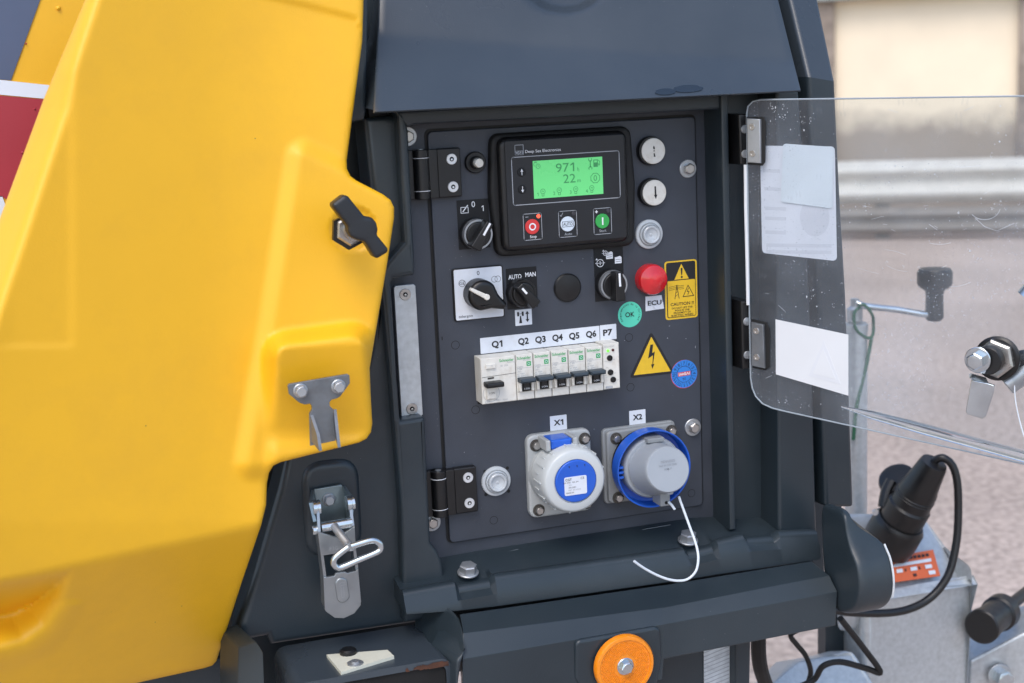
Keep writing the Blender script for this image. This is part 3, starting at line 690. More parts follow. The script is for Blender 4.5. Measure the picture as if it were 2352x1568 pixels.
# --- black T handle on the yellow door
th = empty('turn_handle', at(812, 527, -.09), tower)
mb = MB(); c = at(806, 527, -.080); c2 = at(826, 523, -.113)
axd = Vector(FY)
mb.lathe(at(800, 529, -.083), FY, [(.0165, 0), (.0165, .006)], BLK, 6, .42); mb.lathe(at(804, 528, -.0895), FY, [(.0135, 0), (.0135, .004), (.0118, .0055)], STEEL, 6, .42)
mb.build('lock_nut', th)
mb = MB(); mb.lathe(at(808, 528, -.094), FY, [(.0082, 0), (.0082, .014)], STEEL, 24); mb.build('spindle', th)
mb = MB()
hp = [(764, 468), (790, 448), (800, 450), (838, 497), (856, 500), (866, 512), (869, 528), (867, 540), (893, 572), (891, 580), (868, 594), (860, 591), (838, 556), (822, 552), (806, 545), (800, 532), (799, 520), (765, 476)]
mb.ppx(hp, -.119, -.106, mat('charcoal_handle_plastic', (.011, .0135, .017), .45, var=.08, scale=60, bump=.15, bscale=1200), r=.003, rnd=.0035)
mb.build('lever', th)

# --- steel hook plate bolted to the yellow door
hk = MB()
hq = [(661, 887), (664, 882), (798, 859), (803, 862), (804, 880), (782, 910), (774, 915), (762, 918), (757, 924), (758, 933), (766, 940), (771, 1012), (713, 1024), (711, 950), (717, 940), (716, 932), (712, 927), (700, 929), (688, 925), (664, 905)]
hk.ppx(hq, -.1135, -.1105, BRKT, r=.0006)
for (a, b, cc, d) in (((711, 948), (713, 1010), (733, 1036), (728, 1000)), ((766, 940), (769, 1002), (776, 1028), (772, 995))):
    q = [at(*a, -.112), at(*b, -.112), at(*cc, -.131), at(*d, -.128)]
    slab(hk, q, (.0026, 0, 0), BRKT)
hook = flip_ok(hk.build('catch_plate', tower))
for px, py in ((690, 897), (777, 887)):
    b = MB(); b.hexb(at(px, py, -.1135), FY, .0054, .0050, SATIN, .15, .0063, SATIN); b.build('bolt', hook)

# --- toggle latch under it
tl = empty('toggle_latch', at(770, 1200, -.021), tower)
def bp(mb, pts, y, t, ma, r=.0006): return mb.ppx(pts, y, y + t, ma, r=r)
ZD = mat('blue_zinc_plate', (.23, .285, .30), .34, metal=.8, var=.12, scale=50)
mb = MB(); bp(mb, [(722, 1124), (783, 1113), (790, 1118), (796, 1215), (735, 1225)], -.0245, .003, ZD)
for (xa, ya, xb, yb, s) in ((722, 1124, 728, 1215, -1), (786, 1116, 796, 1205, 1)):
    q = [at(xa, ya, -.0245), at(xb, yb, -.0245), at(xb + 4 * s + 3, yb - 18, -.052), at(xa + 13 * s + 8, ya + 30, -.045), ]
    slab(mb, q, (.003 * s, 0, 0), ZD)
flip_ok(mb.build('base_bracket', tl))
b = MB(); b.hexb(at(755, 1147, -.0245), FY, .0052, .0045, SATIN, .2, .0062, SATIN); b.build('bolt', tl)
for px, py in ((727, 1166), (805, 1156)):
    b = MB(); b.lathe(at(px, py, -.044), (1, 0, 0), [(.0066, -.0042), (.0075, -.0036), (.0075, -.0006), (.0064, -.0004), (.0064, .0004), (.0075, .0006), (.0075, .0030), (.0062, .0038), (0, .0040)], CHRM, 28); b.build('pivot_rivet', tl)
b = MB(); b.lathe(at(727, 1217, -.050), (1, 0, 0), [(.0044, -.0040), (.0050, -.0034), (.0050, .0010), (0, .0012)], CHRM, 24); b.build('pivot_rivet', tl)
b = MB(); b.tube([at(738, 1212, -.052), at(808, 1200, -.052)], .0050, CHRM, 24, 0); b.build('cross_pin', tl)
# lever: pressed channel
SP = mat('pressed_zinc', (.31, .34, .36), .36, metal=.85, var=.1, scale=50, dirt=(.28, .27, .25), dirt_amt=.35, dirt_scale=50)
mb = MB()
bp(mb, [(730, 1221), (738, 1223), (769, 1233), (791, 1224), (815, 1209), (818, 1264), (737, 1277)], -.058, .003, SP)
bp(mb, [(743, 1325), (749, 1326), (768, 1323), (772, 1316), (792, 1313), (798, 1316), (818, 1311), (823, 1305), (830, 1382), (828, 1391), (814, 1409), (790, 1420), (769, 1419), (749, 1405), (746, 1400)], -.060, .003, SP)
for edge, t in (([(727, 1172), (730, 1221), (737, 1277), (743, 1325), (746, 1396)], .0026), ([(809, 1170), (814, 1206), (818, 1264), (823, 1306), (829, 1390)], -.0026)):
    f3 = [at(a, b, -.0575) for a, b in edge]; f3[0] = at(*edge[0], -.050)
    for p, q in zip(f3, f3[1:]):
        k0, k1 = np.array([0, .016, 0]), np.array([0, .016, 0])
        slab(mb, [p, q, q + k1, p + k0], (t, 0, 0), SP)
lev = flip_ok(mb.build('lever', tl, sharp=30))
mb = MB(); cxy = at(786, 1355, -.0605)
st = [(.0061 * math.cos(a), .0061 * math.sin(a) + (.0060 if math.sin(a) > 0 else -.0060)) for a in [k * math.pi / 10 for k in range(20)]]
rot = math.radians(3)
pts_o = [(cxy[0] + a * math.cos(rot) - b * math.sin(rot), cxy[2] + a * math.sin(rot) + b * math.cos(rot)) for a, b in st]
mb.prism(pts_o, -.0614, -.060, SP, r=.0012); mb.build('thumb_pad', tl); mb = MB()
a0 = P((cxy[0]) * 1000, (cxy[2] - OZ) * 1000, 0); ax_, az_ = cxy[0] * 1000, (cxy[2] - OZ) * 1000
mb.stroke([(ax_ - 2.6, az_ + 6.4), (ax_, az_ + 8.2), (ax_ + 2.8, az_ + 6.8)], .4, -61.7, GPR); mb.stroke([(ax_ - 2.6, az_ + 4.6), (ax_ + 3, az_ + 5.2)], .4, -61.7, GPR)
mb.stroke([(ax_ - 1.2, az_ + 3.4), (ax_ - 1.2, az_ - 6), (ax_, az_ - 7.2), (ax_ + 1.2, az_ - 6), (ax_ + 1.2, az_ + 3.4)], .35, -61.7, GPR)
q = at(767, 1253 + 6, -.0585); mb.text('F3G', q[0] * 1000, (q[2] - OZ) * 1000, 3.4, -58.4, GPR)
tag(mb.build('stamped_marks', tl, smooth=False), kind='stuff')
b = MB(); b.tube([at(768, 1208, -.056), at(778, 1222, -.064), at(800, 1250, -.078), at(806, 1256, -.086)], .0038, SATIN, 16, 6); b.build('hook_shank', tl)
b = MB(); lp = [(806, 1254.7), (826, 1248.4), (846.7, 1242.1), (860, 1241), (871.1, 1247.5), (874.5, 1258), (867, 1267.5), (826, 1285), (785.7, 1302), (773.5, 1302.5), (766.4, 1293.5), (769.4, 1281), (784, 1268), (799.9, 1256.3)]
b.tube([at(x_, y_, -.088) for x_, y_ in lp], .0030, CHRM, 16, 6); b.build('wire_loop', tl)

# --- galvanised strike strip left of the control door
ss = MB(); ss.prism(rpoly([tuple(P(a, z)[[0, 2]]) for a, z in ((-44, -139.8), (-23.2, -139.8), (-23.2, -267), (-44, -267))], .0018, 1), -.012, -.008, ZINC, r=.0005)
strip = ss.build('strike_strip', tower)
def csk(c, rad, ma, parent, socket=.42):
    b = MB(); b.lathe(c, FY, [(rad, -.001), (rad, .0005), (rad * .93, .0011), (rad * socket, .0011), (rad * socket * .96, -.0008)], ma, 28)
    b.lathe(c, FY, [(rad * socket * .97, .0004), (0, .0004)], DARKH, 6); b.lathe(c + np.array([.0002, 0, -.0004]), FY, [(rad * socket * .5, .0006), (0, .0008)], ma, 8)
    return b.build('screw', parent)
for z in (-148.7, -258.5): csk(P(-33.6, z, -12), .0056, STEEL, strip)

# ------------------------------------------------------------------ control door and its devices
cdm = MB(); cdm.rect(0, 275, -401, 0, 0, 4, DOORM, r=1.0, cr=5)
for q in ((16, -204), (33, -270), (46, -384), (197, -215), (197, -266), (262, -386)):      # faint welded stud marks
    cdm.ring(q[0], q[1], 4, .5, -.12, CHAR, 24)
cdoor = cdm.build('control_door', tower)
mb = MB(); mb.rect(-2.4, 277, -402, 2.4, 3.2, 4.5, BLKM, cr=6); mb.build('door_gap_shade', tower, smooth=False)  # black plate behind the door, painting the shade in its gap
for q in ((39.3, -332.9), (62.7, -332.6), (62.9, -356.4), (39.1, -356.7)): mb = MB(); mb.disc(q[0], q[1], 1.7, -.15, 0, DARKH, n=12); mb.build('screw_hole', cdoor, smooth=False)
for q, z, a, b in ((241.5, -207.6, 1.6, .6), (239.2, -219.8, .8, 1.6), (259.6, -222.5, .9, .9), (192, -217.6, 1.4, .5), (19.4, -311, .9, .7), (156, -304.5, 1, .6), (60, -212, .8, .5), (128.5, -132, 1.2, .8), (150.4, -131.5, .9, .6), (270, -232, .6, 3)):
    mb = MB(); mb.poly([(q - a / 2, z - b * .3), (q + a * .2, z - b / 2), (q + a / 2, z + b * .1), (q, z + b / 2)], -.12, 0, GPR); mb.build('paint_chip', cdoor, smooth=False)
mb = MB(); mb.rect(2.7, 3.6, -198, -194.4, -.2, 0, DARKH); mb.build('paint_chip', cdoor, smooth=False)

def hinge(dz):
    h = empty('hinge', P(5, -38 + dz, 0), tower); z0, z1 = -61.6 + dz, -15.8 + dz
    mb = MB(); mb.rect(5.6, 28.3, z0, z1, -8, 0, BLK, r=1.2, cr=1.5)
    mb.rect(-3.0, 5.6, z0 + .3, z1 - .3, -9.2, 0, BLK, r=1.0); mb.build('leaf', h)
    mb = MB(); mb.lathe(P(-9.5, z0 + 8, -5), (0, 0, 1), [(.0078, .0), (.0078, .0298)], BLK, 28); mb.rect(-9.5, -3, z0 + 8, z0 + 38, -10, 0, BLK, r=1); mb.build('barrel', h)
    mb = MB()
    for a, b in ((z0, z0 + 7.3), (z0 + 38.5, z1)): mb.lathe(P(-9.5, a, -5), (0, 0, 1), [(.0074, 0), (.0078, .0005), (.0078, (b - a) / 1000 - .0005), (.0074, (b - a) / 1000)], BLK, 28)
    mb.rect(-24, -9.5, z0, z1, -5, 3, BLK, r=1); mb.build('fixed_leaf', h)
    for a in (z0 + 7.3, z0 + 37.8): mb = MB(); mb.lathe(P(-9.5, a, -5), (0, 0, 1), [(.0070, 0), (.0079, .0001), (.0079, .0006), (.007, .0007)], WPR, 28); mb.build('washer', h)
    mb = MB(); mb.lathe(P(-9.5, z1, -5), (0, 0, 1), [(.0032, 0), (.0032, .0005), (0, .0006)], SATIN, 16); mb.build('pin_end', h)
    csk(P(19.4, -26.1 + dz, -8), .0052, SCRW, h); csk(P(19.5, -51.9 + dz, -8), .0052, SCRW, h); return h
tag(hinge(0), 'upper black hinge with two pale screws'); tag(hinge(-308.4), 'lower black hinge with two pale screws')

# controller
ct = empty('controller', P(130, -62, 0), tower); tag(ct, 'black generator controller with green lit display')
gk = MB(); gk.poly(rpoly([(55.5, -60), (59, -5), (202, -5), (205.5, -60), (203, -122), (59.5, -122)], [9, 10, 10, 9, 10, 10]), -9, 0, BLKM, r=4); gk.build('gasket', ct)
bz = MB(); bz.rect(63.5, 194.5, -116.5, -8.5, -17, -6, BLK, r=5, cr=9); bz.build('bezel', ct)
fc = MB(); fc.rect(69, 190, -112, -12.2, -18, -16.5, FACE, r=.4, cr=2); face = fc.build('face_overlay', ct)
pr = MB(); y = -18.12
fr = rpoly([(75, -72.7), (184.6, -72.7), (184.6, -27.6), (75, -27.6)], 2, 3); pr.stroke(fr, .75, y, GPR, True)
pr.stroke([(78.9, -25.6), (87.2, -25.6), (87.2, -16.4), (78.9, -16.4)], .5, y, GPR, True); pr.flat([(78.9, -25.7), (87.2, -25.7), (87.2, -21.8), (78.9, -21.8)], y, GPR)
pr.text('DSE', 83, -23.7, 2.9, y - .1, FACE, w=7.2, bold=.02); pr.text('Deep Sea Electronics', 106.9, -22.9, 2.7, y, WPR, w=35.8)
for x0 in (84.2, 120.0, 156.0):
    pr.stroke(rpoly([(x0, -106.7), (x0 + 18.4, -106.7), (x0 + 18.4, -81.7), (x0, -81.7)], 1.2, 3), .55, y, GPR, True)
pr.text('-', 88, -84.6, .55, y, GPR, w=3); pr.text('+', 159.2, -84.8, 3, y, WPR, bold=.03); pr.stroke([(121.6, -85.4), (122.6, -86.6), (124.4, -83.2)], .5, y, GPR)
pr.text('Stop', 93.6, -103.6, 2.6, y, WPR); pr.text('Auto', 129.3, -103.8, 2.6, y, GPR); pr.text('Start', 165.2, -103.4, 2.6, y, GPR)
pr.build('printing', ct, smooth=False)
sc = MB(); sc.rect(96, 166.9, -67.9, -32.2, -18.3, -17.5, LCD); y = -18.45
sc.text('971', 128.4, -40.2, 8.2, y, LCDI, w=18.6); sc.text('22', 132.4, -50.9, 8.2, y, LCDI, w=12.4); sc.text('h', 141.7, -42.4, 3.2, y, LCDI); sc.text('m', 142.1, -53.2, 3.6, y, LCDI)
for k, q in enumerate((105, 121.6, 138.4, 155)):
    sc.text(str(k + 1), q - 5.2, -64, 3.2, y, LCDI); sc.ring(q, -61.4, 2.3, .45, y, LCDI, 20); sc.stroke([(q - 1, -63.6), (q - 1, -65.8), (q + 1, -65.8), (q + 1, -63.6)], .45, y, LCDI); sc.stroke([(q - 1.1, -61.6), (q - .4, -60.8), (q + .4, -61.8), (q + 1.1, -61)], .35, y, LCDI)
sc.ring(101.2, -37.4, 2.1, .45, y, LCDI, 20); sc.stroke([(101.2, -36.2), (101.2, -37.4), (102.2, -37.4)], .35, y, LCDI); sc.ring(98.7, -35.4, 1.8, .4, y, LCDI, 14, 30, 250); sc.stroke([(97.6, -33.2), (99.6, -33.2)], .5, y, LCDI)
sc.stroke([(154.3, -35.4), (154.3, -41.4)], .9, y, LCDI); sc.ring(154.3, -34.2, 1.6, .7, y, LCDI, 14, 140, 400); sc.ring(154.3, -42.6, 1.6, .7, y, LCDI, 14, -40, 220)
sc.flat([(157.6, -41.6), (162, -41.6), (162, -34.6), (157.6, -34.6)], y, LCDI); sc.flat([(158.4, -37.4), (161.2, -37.4), (161.2, -35.4), (158.4, -35.4)], y - .08, LCD); sc.stroke([(162.2, -35), (164, -36.4), (164, -39.6), (163, -40.2), (162.2, -38)], .5, y, LCDI)
oc = [(159 + 4.9 * math.cos(R(22.5 + 45 * k)), -52.2 + 4.9 * math.sin(R(22.5 + 45 * k))) for k in range(8)]; sc.stroke(oc, .55, y, LCDI, True); sc.text('0', 159, -52.2, 5.4, y, LCDI)
sc.build('display', ct, smooth=False)
def rbtn(q, z, rad, ma, nm, parent, yb=-18, h=1.2):
    b = MB(); b.disc(q, z, rad, yb - h, yb, ma, r=.5); return b
for z, s in ((-41.9, 1), (-58.1, -1)):
    b = rbtn(84.5, z, 4.2, CHAR, 'button', ct, h=1.0); y = -19.15
    b.stroke([(84.5, z - 2.6 * s), (84.5, z + .8 * s)], .6, y, WPR); b.flat([(83.1, z + .4 * s), (85.9, z + .4 * s), (84.5, z + 3 * s)], y, WPR); b.build('arrow_button', ct)
b = rbtn(92.8, -94.1, 7.2, REDB, '', ct); b.ring(92.8, -94.1, 2.9, 1.3, -19.35, WPR); v = b.v; b.build('stop_button', ct)
b = rbtn(128.8, -94.2, 7.2, WBTN, '', ct); b.text('AUTO', 128.8, -94.2, 2.9, -19.35, INK, w=9.6, bold=.01); b.stroke([(123.2, -96.8), (134.4, -96.6), (134.4, -91.6), (123.2, -91.8)], .4, -19.35, INK, True); b.build('auto_button', ct)
b = rbtn(164.8, -94.1, 7.2, GBTN, '', ct); b.stroke([(164.8, -97.2), (164.8, -91)], 1.5, -19.35, WPR); b.build('start_button', ct)
for k, q in enumerate((99.6, 135.5, 171.3)):
    b = MB(); b.disc(q, -84.6, 2.0, -18.7, -18, LEDR if k == 0 else LEDO, r=.4, n=20); b.build('status_led', ct)

# reset push button
pb = empty('push_button', P(44.2, -31, 0), tower)
mb = MB(); mb.lathe(P(44.2, -31, 0), FY, [(.0102, 0), (.0102, .003), (.0094, .0042), (.0062, .0042), (.0060, .009), (.0054, .0098), (.0046, .0098)], BLK, 36); mb.build('collar', pb)
mb = MB(); mb.lathe(P(43.9, -31, -9), FY, [(.0042, 0), (.0042, .007), (.0036, .0076), (0, .0077)], IVO, 24); mb.build('cap', pb)

# selector switches
def bar(mb, cx, cz, ang, l0, l1, w0, w1, yf, yb, ma, r=1.0):
    ca, sa = math.cos(R(ang)), math.sin(R(ang))
    pts = [(cx + a * ca - b * sa, cz + a * sa + b * ca) for a, b in ((-l0, -w0), (l1, -w1), (l1, w1), (-l0, w0))]
    mb.poly(rpoly(pts, 1.2, 3), yf, yb, ma, r=r)
def selector(cx, cz, ang, chrome=True, rad=14.6):
    s = empty('selector_switch', P(cx, cz, 0), tower)
    mb = MB(); mb.lathe(P(cx, cz, -.6), FY, [(rad / 1000, 0), (rad / 1000, .0115), (rad / 1000 - .0006, .0135), (rad / 1000 - .0022, .0135), (rad / 1000 - .0024, .012)], SATIN if chrome else BLK, 48)
    if chrome: mb.lathe(P(cx, cz, -.5), FY, [(rad / 1000 + .0003, 0), (rad / 1000 + .0003, .0085), (rad / 1000, .0086)], BLK, 48)
    mb.build('collar', s)
    mb = MB(); mb.disc(cx, cz, rad - 2.6, -16, -8, BLK, r=1.2, n=40); bar(mb, cx, cz, ang, rad * .98, rad * .98, 5.4, 3.6, -29, -15, BLK, 1.2); mb.build('knob', s)
    mb = MB(); ca, sa = math.cos(R(ang)), math.sin(R(ang))
    mb.stroke([(cx + 1.5 * ca, cz + 1.5 * sa), (cx + 12.6 * ca, cz + 12.6 * sa)], 2.1, -29.15, WPR) if chrome else mb.stroke([(cx + 3.5 * ca, cz + 3.5 * sa), (cx + 9 * ca, cz + 9 * sa)], 2.1, -29.15, WPR)
    mb.build('pointer', s, smooth=False); return s
s1 = selector(40.3, -97.9, 57); tag(s1, 'rotary selector marked 0 and 1 below the reset button')
mb = MB(); mb.rect(24.5, 55.8, -112.6, -65.7, -.5, 0, CHAR); y = -.65
mb.text('0', 40.7, -70.3, 5.4, y, WPR); mb.text('1', 49.8, -74.8, 5.2, y, WPR); mb.stroke([(28.2, -78), (35.4, -78), (35.4, -72.6), (28.2, -72.6)], .6, y, WPR, True); mb.stroke([(30.2, -76.6), (35, -71)], 1.0, y, WPR); mb.build('legend_plate', s1, smooth=False)
s2 = selector(82.6, -158.3, 129, False, 13.6); tag(s2, 'black selector marked auto and man')
mb = MB(); mb.rect(70.3, 101.6, -174.6, -134.8, -.5, 0, CHAR); mb.text('AUTO', 79.2, -143.2, 4.2, -.65, WPR, w=13.4, bold=.015); mb.text('MAN', 95.2, -142.2, 4.2, -.65, WPR, w=10.8, bold=.015); mb.build('legend_plate', s2, smooth=False)
s3 = selector(177, -158.5, 92, True, 14.6); tag(s3, 'rotary selector with battery symbols under the controller')
mb = MB(); mb.rect(162, 193, -175.5, -121, -.5, 0, CHAR); y = -.65
for q, z, r_ in ((168.3, -137.4, 3.6), (174.2, -128, 2.2)): mb.ring(q, z, r_, .6, y, WPR, 20); mb.stroke([(q - r_ - 1.4, z), (q + r_ + 1.4, z)], .4, y, WPR); mb.stroke([(q, z - r_ * .5), (q, z + r_ * .5)], .6, y, WPR); mb.flat([(q - r_ - 1.2, z + r_ - .4), (q - r_ + 1, z + r_ - .2), (q - r_ + .2, z + r_ + 1.6)], y, WPR)
for q, z in ((178.4, -131), (187.6, -136.2)):
    mb.flat([(q - 3.6, z - 3), (q + 3.6, z - 3), (q + 3.6, z + 3), (q + 2, z + 4.4), (q - 1.6, z + 3.4), (q - 3.6, z + 3.4)], y, WPR); mb.stroke([(q - 2.6, z + .8), (q + 2.6, z + 1)], .4, y - .1, CHAR); mb.stroke([(q - 2.6, z - 1.2), (q + 2.6, z - 1)], .4, y - .1, CHAR)
mb.build('legend_plate', s3, smooth=False)

# changeover switch on white plate
t = empty('changeover_switch', P(41, -155.5, 0), tower); tag(t, 'changeover switch on a square white plate')
mb = MB(); mb.rect(15.8, 66.8, -181, -130.2, -2.6, 0, BLK, r=.8, cr=2.6); mb.build('mount', t)
mb = MB(); mb.rect(17.2, 65.2, -179.9, -131.2, -3.2, -2, WHT, cr=1.6); y = -3.35
mb.text('0', 41.4, -135.9, 4, y, INK); mb.ring(24.9, -144.5, 3.2, .4, y, INK); mb.text('GE', 24.9, -144.5, 3, y, INK, w=5.2)
mb.ring(57.4, -143.3, 2.9, .35, y, INK); mb.ring(60.8, -143.3, 2.9, .35, y, INK); mb.text('telergon', 26.8, -176.4, 2.6, y, INK, w=14); mb.build('legend_plate', t, smooth=False)
mb = MB(); cx, cz = 40, -155.3
tip = (59.0, -166.4); a0 = math.atan2(tip[1] - cz, tip[0] - cx); pts = []
for k in range(25): a = a0 + R(68) + R(360 - 136) * k / 24; pts.append((cx + 14.6 * math.cos(a), cz + 14.6 * math.sin(a)))
for s_ in (-1, 1):
    mid = (cx + 13.5 * math.cos(a0) + s_ * 7.4 * math.cos(a0 + math.pi / 2), cz + 13.5 * math.sin(a0) + s_ * 7.4 * math.sin(a0 + math.pi / 2))
    ti = [(tip[0] + 4.2 * math.cos(a0 + s_ * R(q)), tip[1] + 4.2 * math.sin(a0 + s_ * R(q))) for q in (85, 55, 25)]
    pts += [mid] + ti if s_ < 0 else ti[::-1] + [mid]
mb.poly(pts, -23, -3.2, BLK, r=4.5, seg=5); mb.build('knob', t)
mb = MB(); bar(mb, cx - 1, cz + .6, math.degrees(a0), 14, 3.4, 1.6, 2.4, -26, -20, IVO, .8); mb.disc(cx + 2.2, cz - 1.2, 2.9, -26.2, -20, IVO, r=.7, n=20); mb.build('pointer', t)

# blanking plug
mb = MB(); mb.lathe(P(132.8, -158.6, 0), FY, [(.0141, 0), (.0141, .0016), (.0128, .003), (.006, .0038), (0, .0039)], BLK, 40); mb.build('blanking_plug', tower)
# round buttons and lamps
for z, kind in ((-30.8, 0), (-71.6, 1)):
    bt = empty('pole_button', P(225.5, z, 0), tower)
    mb = MB(); mb.lathe(P(224.6, z + .3, 0), FY, [(.0142, 0), (.0142, .0045), (.0136, .0062), (.0126, .0062)], BLK, 48); mb.build('collar', bt)
    mb = MB(); mb.disc(225.8, z, 12.6, -7.6, -5, IVO, r=.8, n=48); y = -7.75
    if kind: mb.stroke([(226.4, z + 5.6), (226.6, z - 2)], 1.7, y, INK); mb.flat([(224.9, z - 2), (228.4, z - 2), (226.8, z - 6.4)], y, INK)
    else:
        mb.flat([(225.4, z + 2), (227.2, z + 1.6), (227, z + 3.8), (226, z + 5.4), (225.2, z + 3.6)], y, INK); mb.flat([(225.6, z - .4), (226.8, z - .4), (226.6, z + 1), (225.8, z + 1)], y, INK); mb.flat([(225.6, z - 5.6), (227.6, z - 5.6), (227, z - 3.4), (226.8, z - 2), (225.4, z - 2.4), (225.8, z - 4)], y, INK)
    mb.build('cap', bt); tag(bt, 'pale round button with down arrow' if kind else 'pale round button with worn up arrow')
def lens(x_, z_, rad, ma, nm, prof_, lab):
    mb = MB(); mb.lathe(P(x_, z_, 0), FY, [(a * rad / 1000, h / 1000) for a, h in prof_], ma, 48); tag(mb.build(nm, tower, sharp=28), lab)
stp = [(1, 0), (1, 2.2), (.96, 3.0), (.80, 3.4), (.78, 2.2), (.75, 2.2), (.73, 5.2), (.68, 5.6), (.66, 4.6), (.63, 4.6), (.61, 8.4), (.56, 9), (.46, 8.6), (.40, 7.2), (.12, 6.2), (.10, 6.8), (0, 7.0)]
lens(221.2, -112.7, 14.6, CLEARL, 'courtesy_lamp', stp, 'clear stepped lamp below the down arrow button'); lens(49.9, -344, 15, CLEARL, 'courtesy_lamp', stp, 'white stepped lamp beside the lower hinge')
lens(220.6, -157.4, 15.4, REDL, 'warning_lamp', [(1, 0), (1, 8.5), (.985, 10), (.93, 12), (.55, 14.6), (.3, 15.4), (0, 15.9)], 'red warning lamp')

# stickers
def sticker(nm, lab, fn):
    mb = MB(); fn(mb); return tag(mb.build(nm, tower, smooth=False), lab)
def f(mb):
    mb.rect(77.7, 94.9, -191.5, -175.9, -.3, 0, WHT, cr=.5); y = -.45
    for q in (80.8, 85.6): mb.flat([(q - 1, -182.2), (q + 1, -182.2), (q + 1, -178), (q - 1, -178)], y, INK)
    mb.stroke([(81, -180), (85.6, -180)], .4, y, INK); mb.flat([(81.6, -189.2), (84.6, -189.2), (84.1, -185), (83.7, -182), (82.7, -182), (82.2, -185)], y, INK)
    mb.stroke([(90.2, -180.6), (90.2, -186)], 1.3, y, INK); mb.flat([(88.2, -180.6), (92.2, -180.6), (90.2, -177.6)], y, INK); mb.flat([(88.2, -185.8), (92.2, -185.8), (90.2, -188.8)], y, INK)
sticker('mast_sticker', 'small white sticker with lamp mast and up-down arrow', f)
def f(mb):
    mb.rect(237.6, 273.3, -201.4, -142, -.25, 0, YST, cr=3); mb.rect(239.4, 271.6, -199.6, -143.4, -.35, -.2, INK, cr=2); mb.rect(240.4, 270.9, -198.9, -162, -.45, -.3, YST, cr=1.2); y = -.6
    mb.flat([(248, -161), (264, -161), (256, -145.4)], y, YST); mb.flat([(255.1, -149.6), (257.3, -149.6), (256.8, -156.6), (255.6, -156.6)], y - .1, INK); mb.flat([(256.2 + 1.2 * math.cos(a), -158.8 + 1.2 * math.sin(a)) for a in [k * .785 for k in range(8)]], y - .1, INK)
    mb.stroke([(248.2, -180.4), (250.6, -166.6), (252.8, -180.2)], .6, y, INK); mb.stroke([(248.6, -178), (252.2, -176)], .4, y, INK); mb.stroke([(248.9, -175), (251.8, -173)], .4, y, INK); mb.stroke([(249.4, -171.6), (251.4, -171)], .4, y, INK)
    for q in (0, 1.6, 3.2): mb.stroke([(242, -168.2 - q), (247, -167.6 - q), (250.6, -166.8 - q), (254, -167.8 - q), (258.2, -167.6 - q)], .35, y, INK)
    mb.stroke([(257.2, -179), (269, -178.8), (263, -167.8)], .7, y, INK, True); mb.stroke([(263.4, -170.6), (261.8, -174.2), (264, -174), (262.6, -177.2)], .6, y, INK)
    mb.text('CAUTION !!', 256, -186, 2.9, y, INK, w=25.6, bold=.02)
    for k, s in enumerate(('DO NOT LIFT THE', 'POLE IN THE', 'PROXIMITY OF', 'ELECTRIC WIRES!')): mb.text(s, 256, -190 - 2.5 * k, 1.7, y, INK, w=(23, 16, 19, 24)[k], bold=.02)
sticker('caution_sticker', 'black and yellow caution sticker with pylon symbol', f)
def f(mb):
    mb.poly([(215.8, -190.1), (224.5, -189.6), (235.6, -189.4), (233.7, -175.3), (216, -175.3)], -.3, 0, WHT); mb.poly([(223.6, -186), (226, -188.6), (229, -189.2), (236, -189), (234.9, -182)], -.9, -.2, WHT, r=.2); mb.text('ECU', 225.6, -182.2, 4.4, -1.05, INK, w=15, bold=.02)
sticker('ecu_sticker', 'small white sticker reading ECU with curling corner', f)
def f(mb):
    cx, cz = 198.6, -191.7; mb.disc(cx, cz, 12.9, -.3, 0, MINT, n=48); mb.text('OK', cx, cz, 4.6, -.45, INK, bold=.02); s = 'Aseguramiento de la Calidad'
    for k, c in enumerate(s):
        if c != ' ': a = 214 - 248 * k / (len(s) - 1); mb.text(c, cx + 10.6 * math.cos(R(a)), cz + 10.6 * math.sin(R(a)), 1.9, -.45, INK, rot=a - 90, bold=.01)
sticker('approval_sticker', 'round mint green sticker reading OK', f)
def f(mb):
    mb.poly(rpoly([(196, -256.6), (246.2, -256.8), (221.2, -211)], 2.2, 3), -.3, 0, INK); mb.poly([(200.8, -254), (241.6, -254.2), (221.2, -216.6)], -.45, -.2, YST); y = -.6
    mb.flat([(219.9, -224.6), (222.9, -224.6), (221.6, -233.4), (224.6, -232), (222, -245.4), (221.4, -245.6), (222.4, -235.6), (217, -238.6)], y, INK); mb.flat([(220, -245), (223.8, -244.6), (221.4, -249.6)], y, INK)
sticker('voltage_sticker', 'yellow warning triangle with black lightning arrow', f)
def f(mb):
    cx, cz = 256.6, -259; mb.disc(cx, cz, 14.8, -.25, 0, RST, n=48); mb.disc(cx + .2, cz + .2, 14.5, -.35, -.2, BST, n=48); mb.ring(cx, cz, 8.4, .4, -.5, INK); y = -.5
    for k in range(12):
        a = 90 - 30 * k; n_ = (7 - k - 1) % 12 + 1; mb.text(str(n_), cx + 11.4 * math.cos(R(a)), cz + 11.4 * math.sin(R(a)), 3.2, y, INK, rot=a - 90, w=None if n_ < 10 else 3.6); a += 15
        mb.stroke([(cx + 8.6 * math.cos(R(a)), cz + 8.6 * math.sin(R(a))), (cx + 14 * math.cos(R(a)), cz + 14 * math.sin(R(a)))], .3, y, INK)
    mb.flat([(cx - 7, cz - 2), (cx + 7, cz - 1.4), (cx + 7, cz + 2.8), (cx - 7, cz + 2.2)], y, RST); mb.text('IVSWI', cx, cz + .4, 2.8, y - .1, WPR, w=12, rot=183, bold=.02); mb.text('26', cx, cz - 5, 2.6, y, INK, rot=183)
sticker('inspection_sticker', 'round blue inspection sticker with red centre', f)
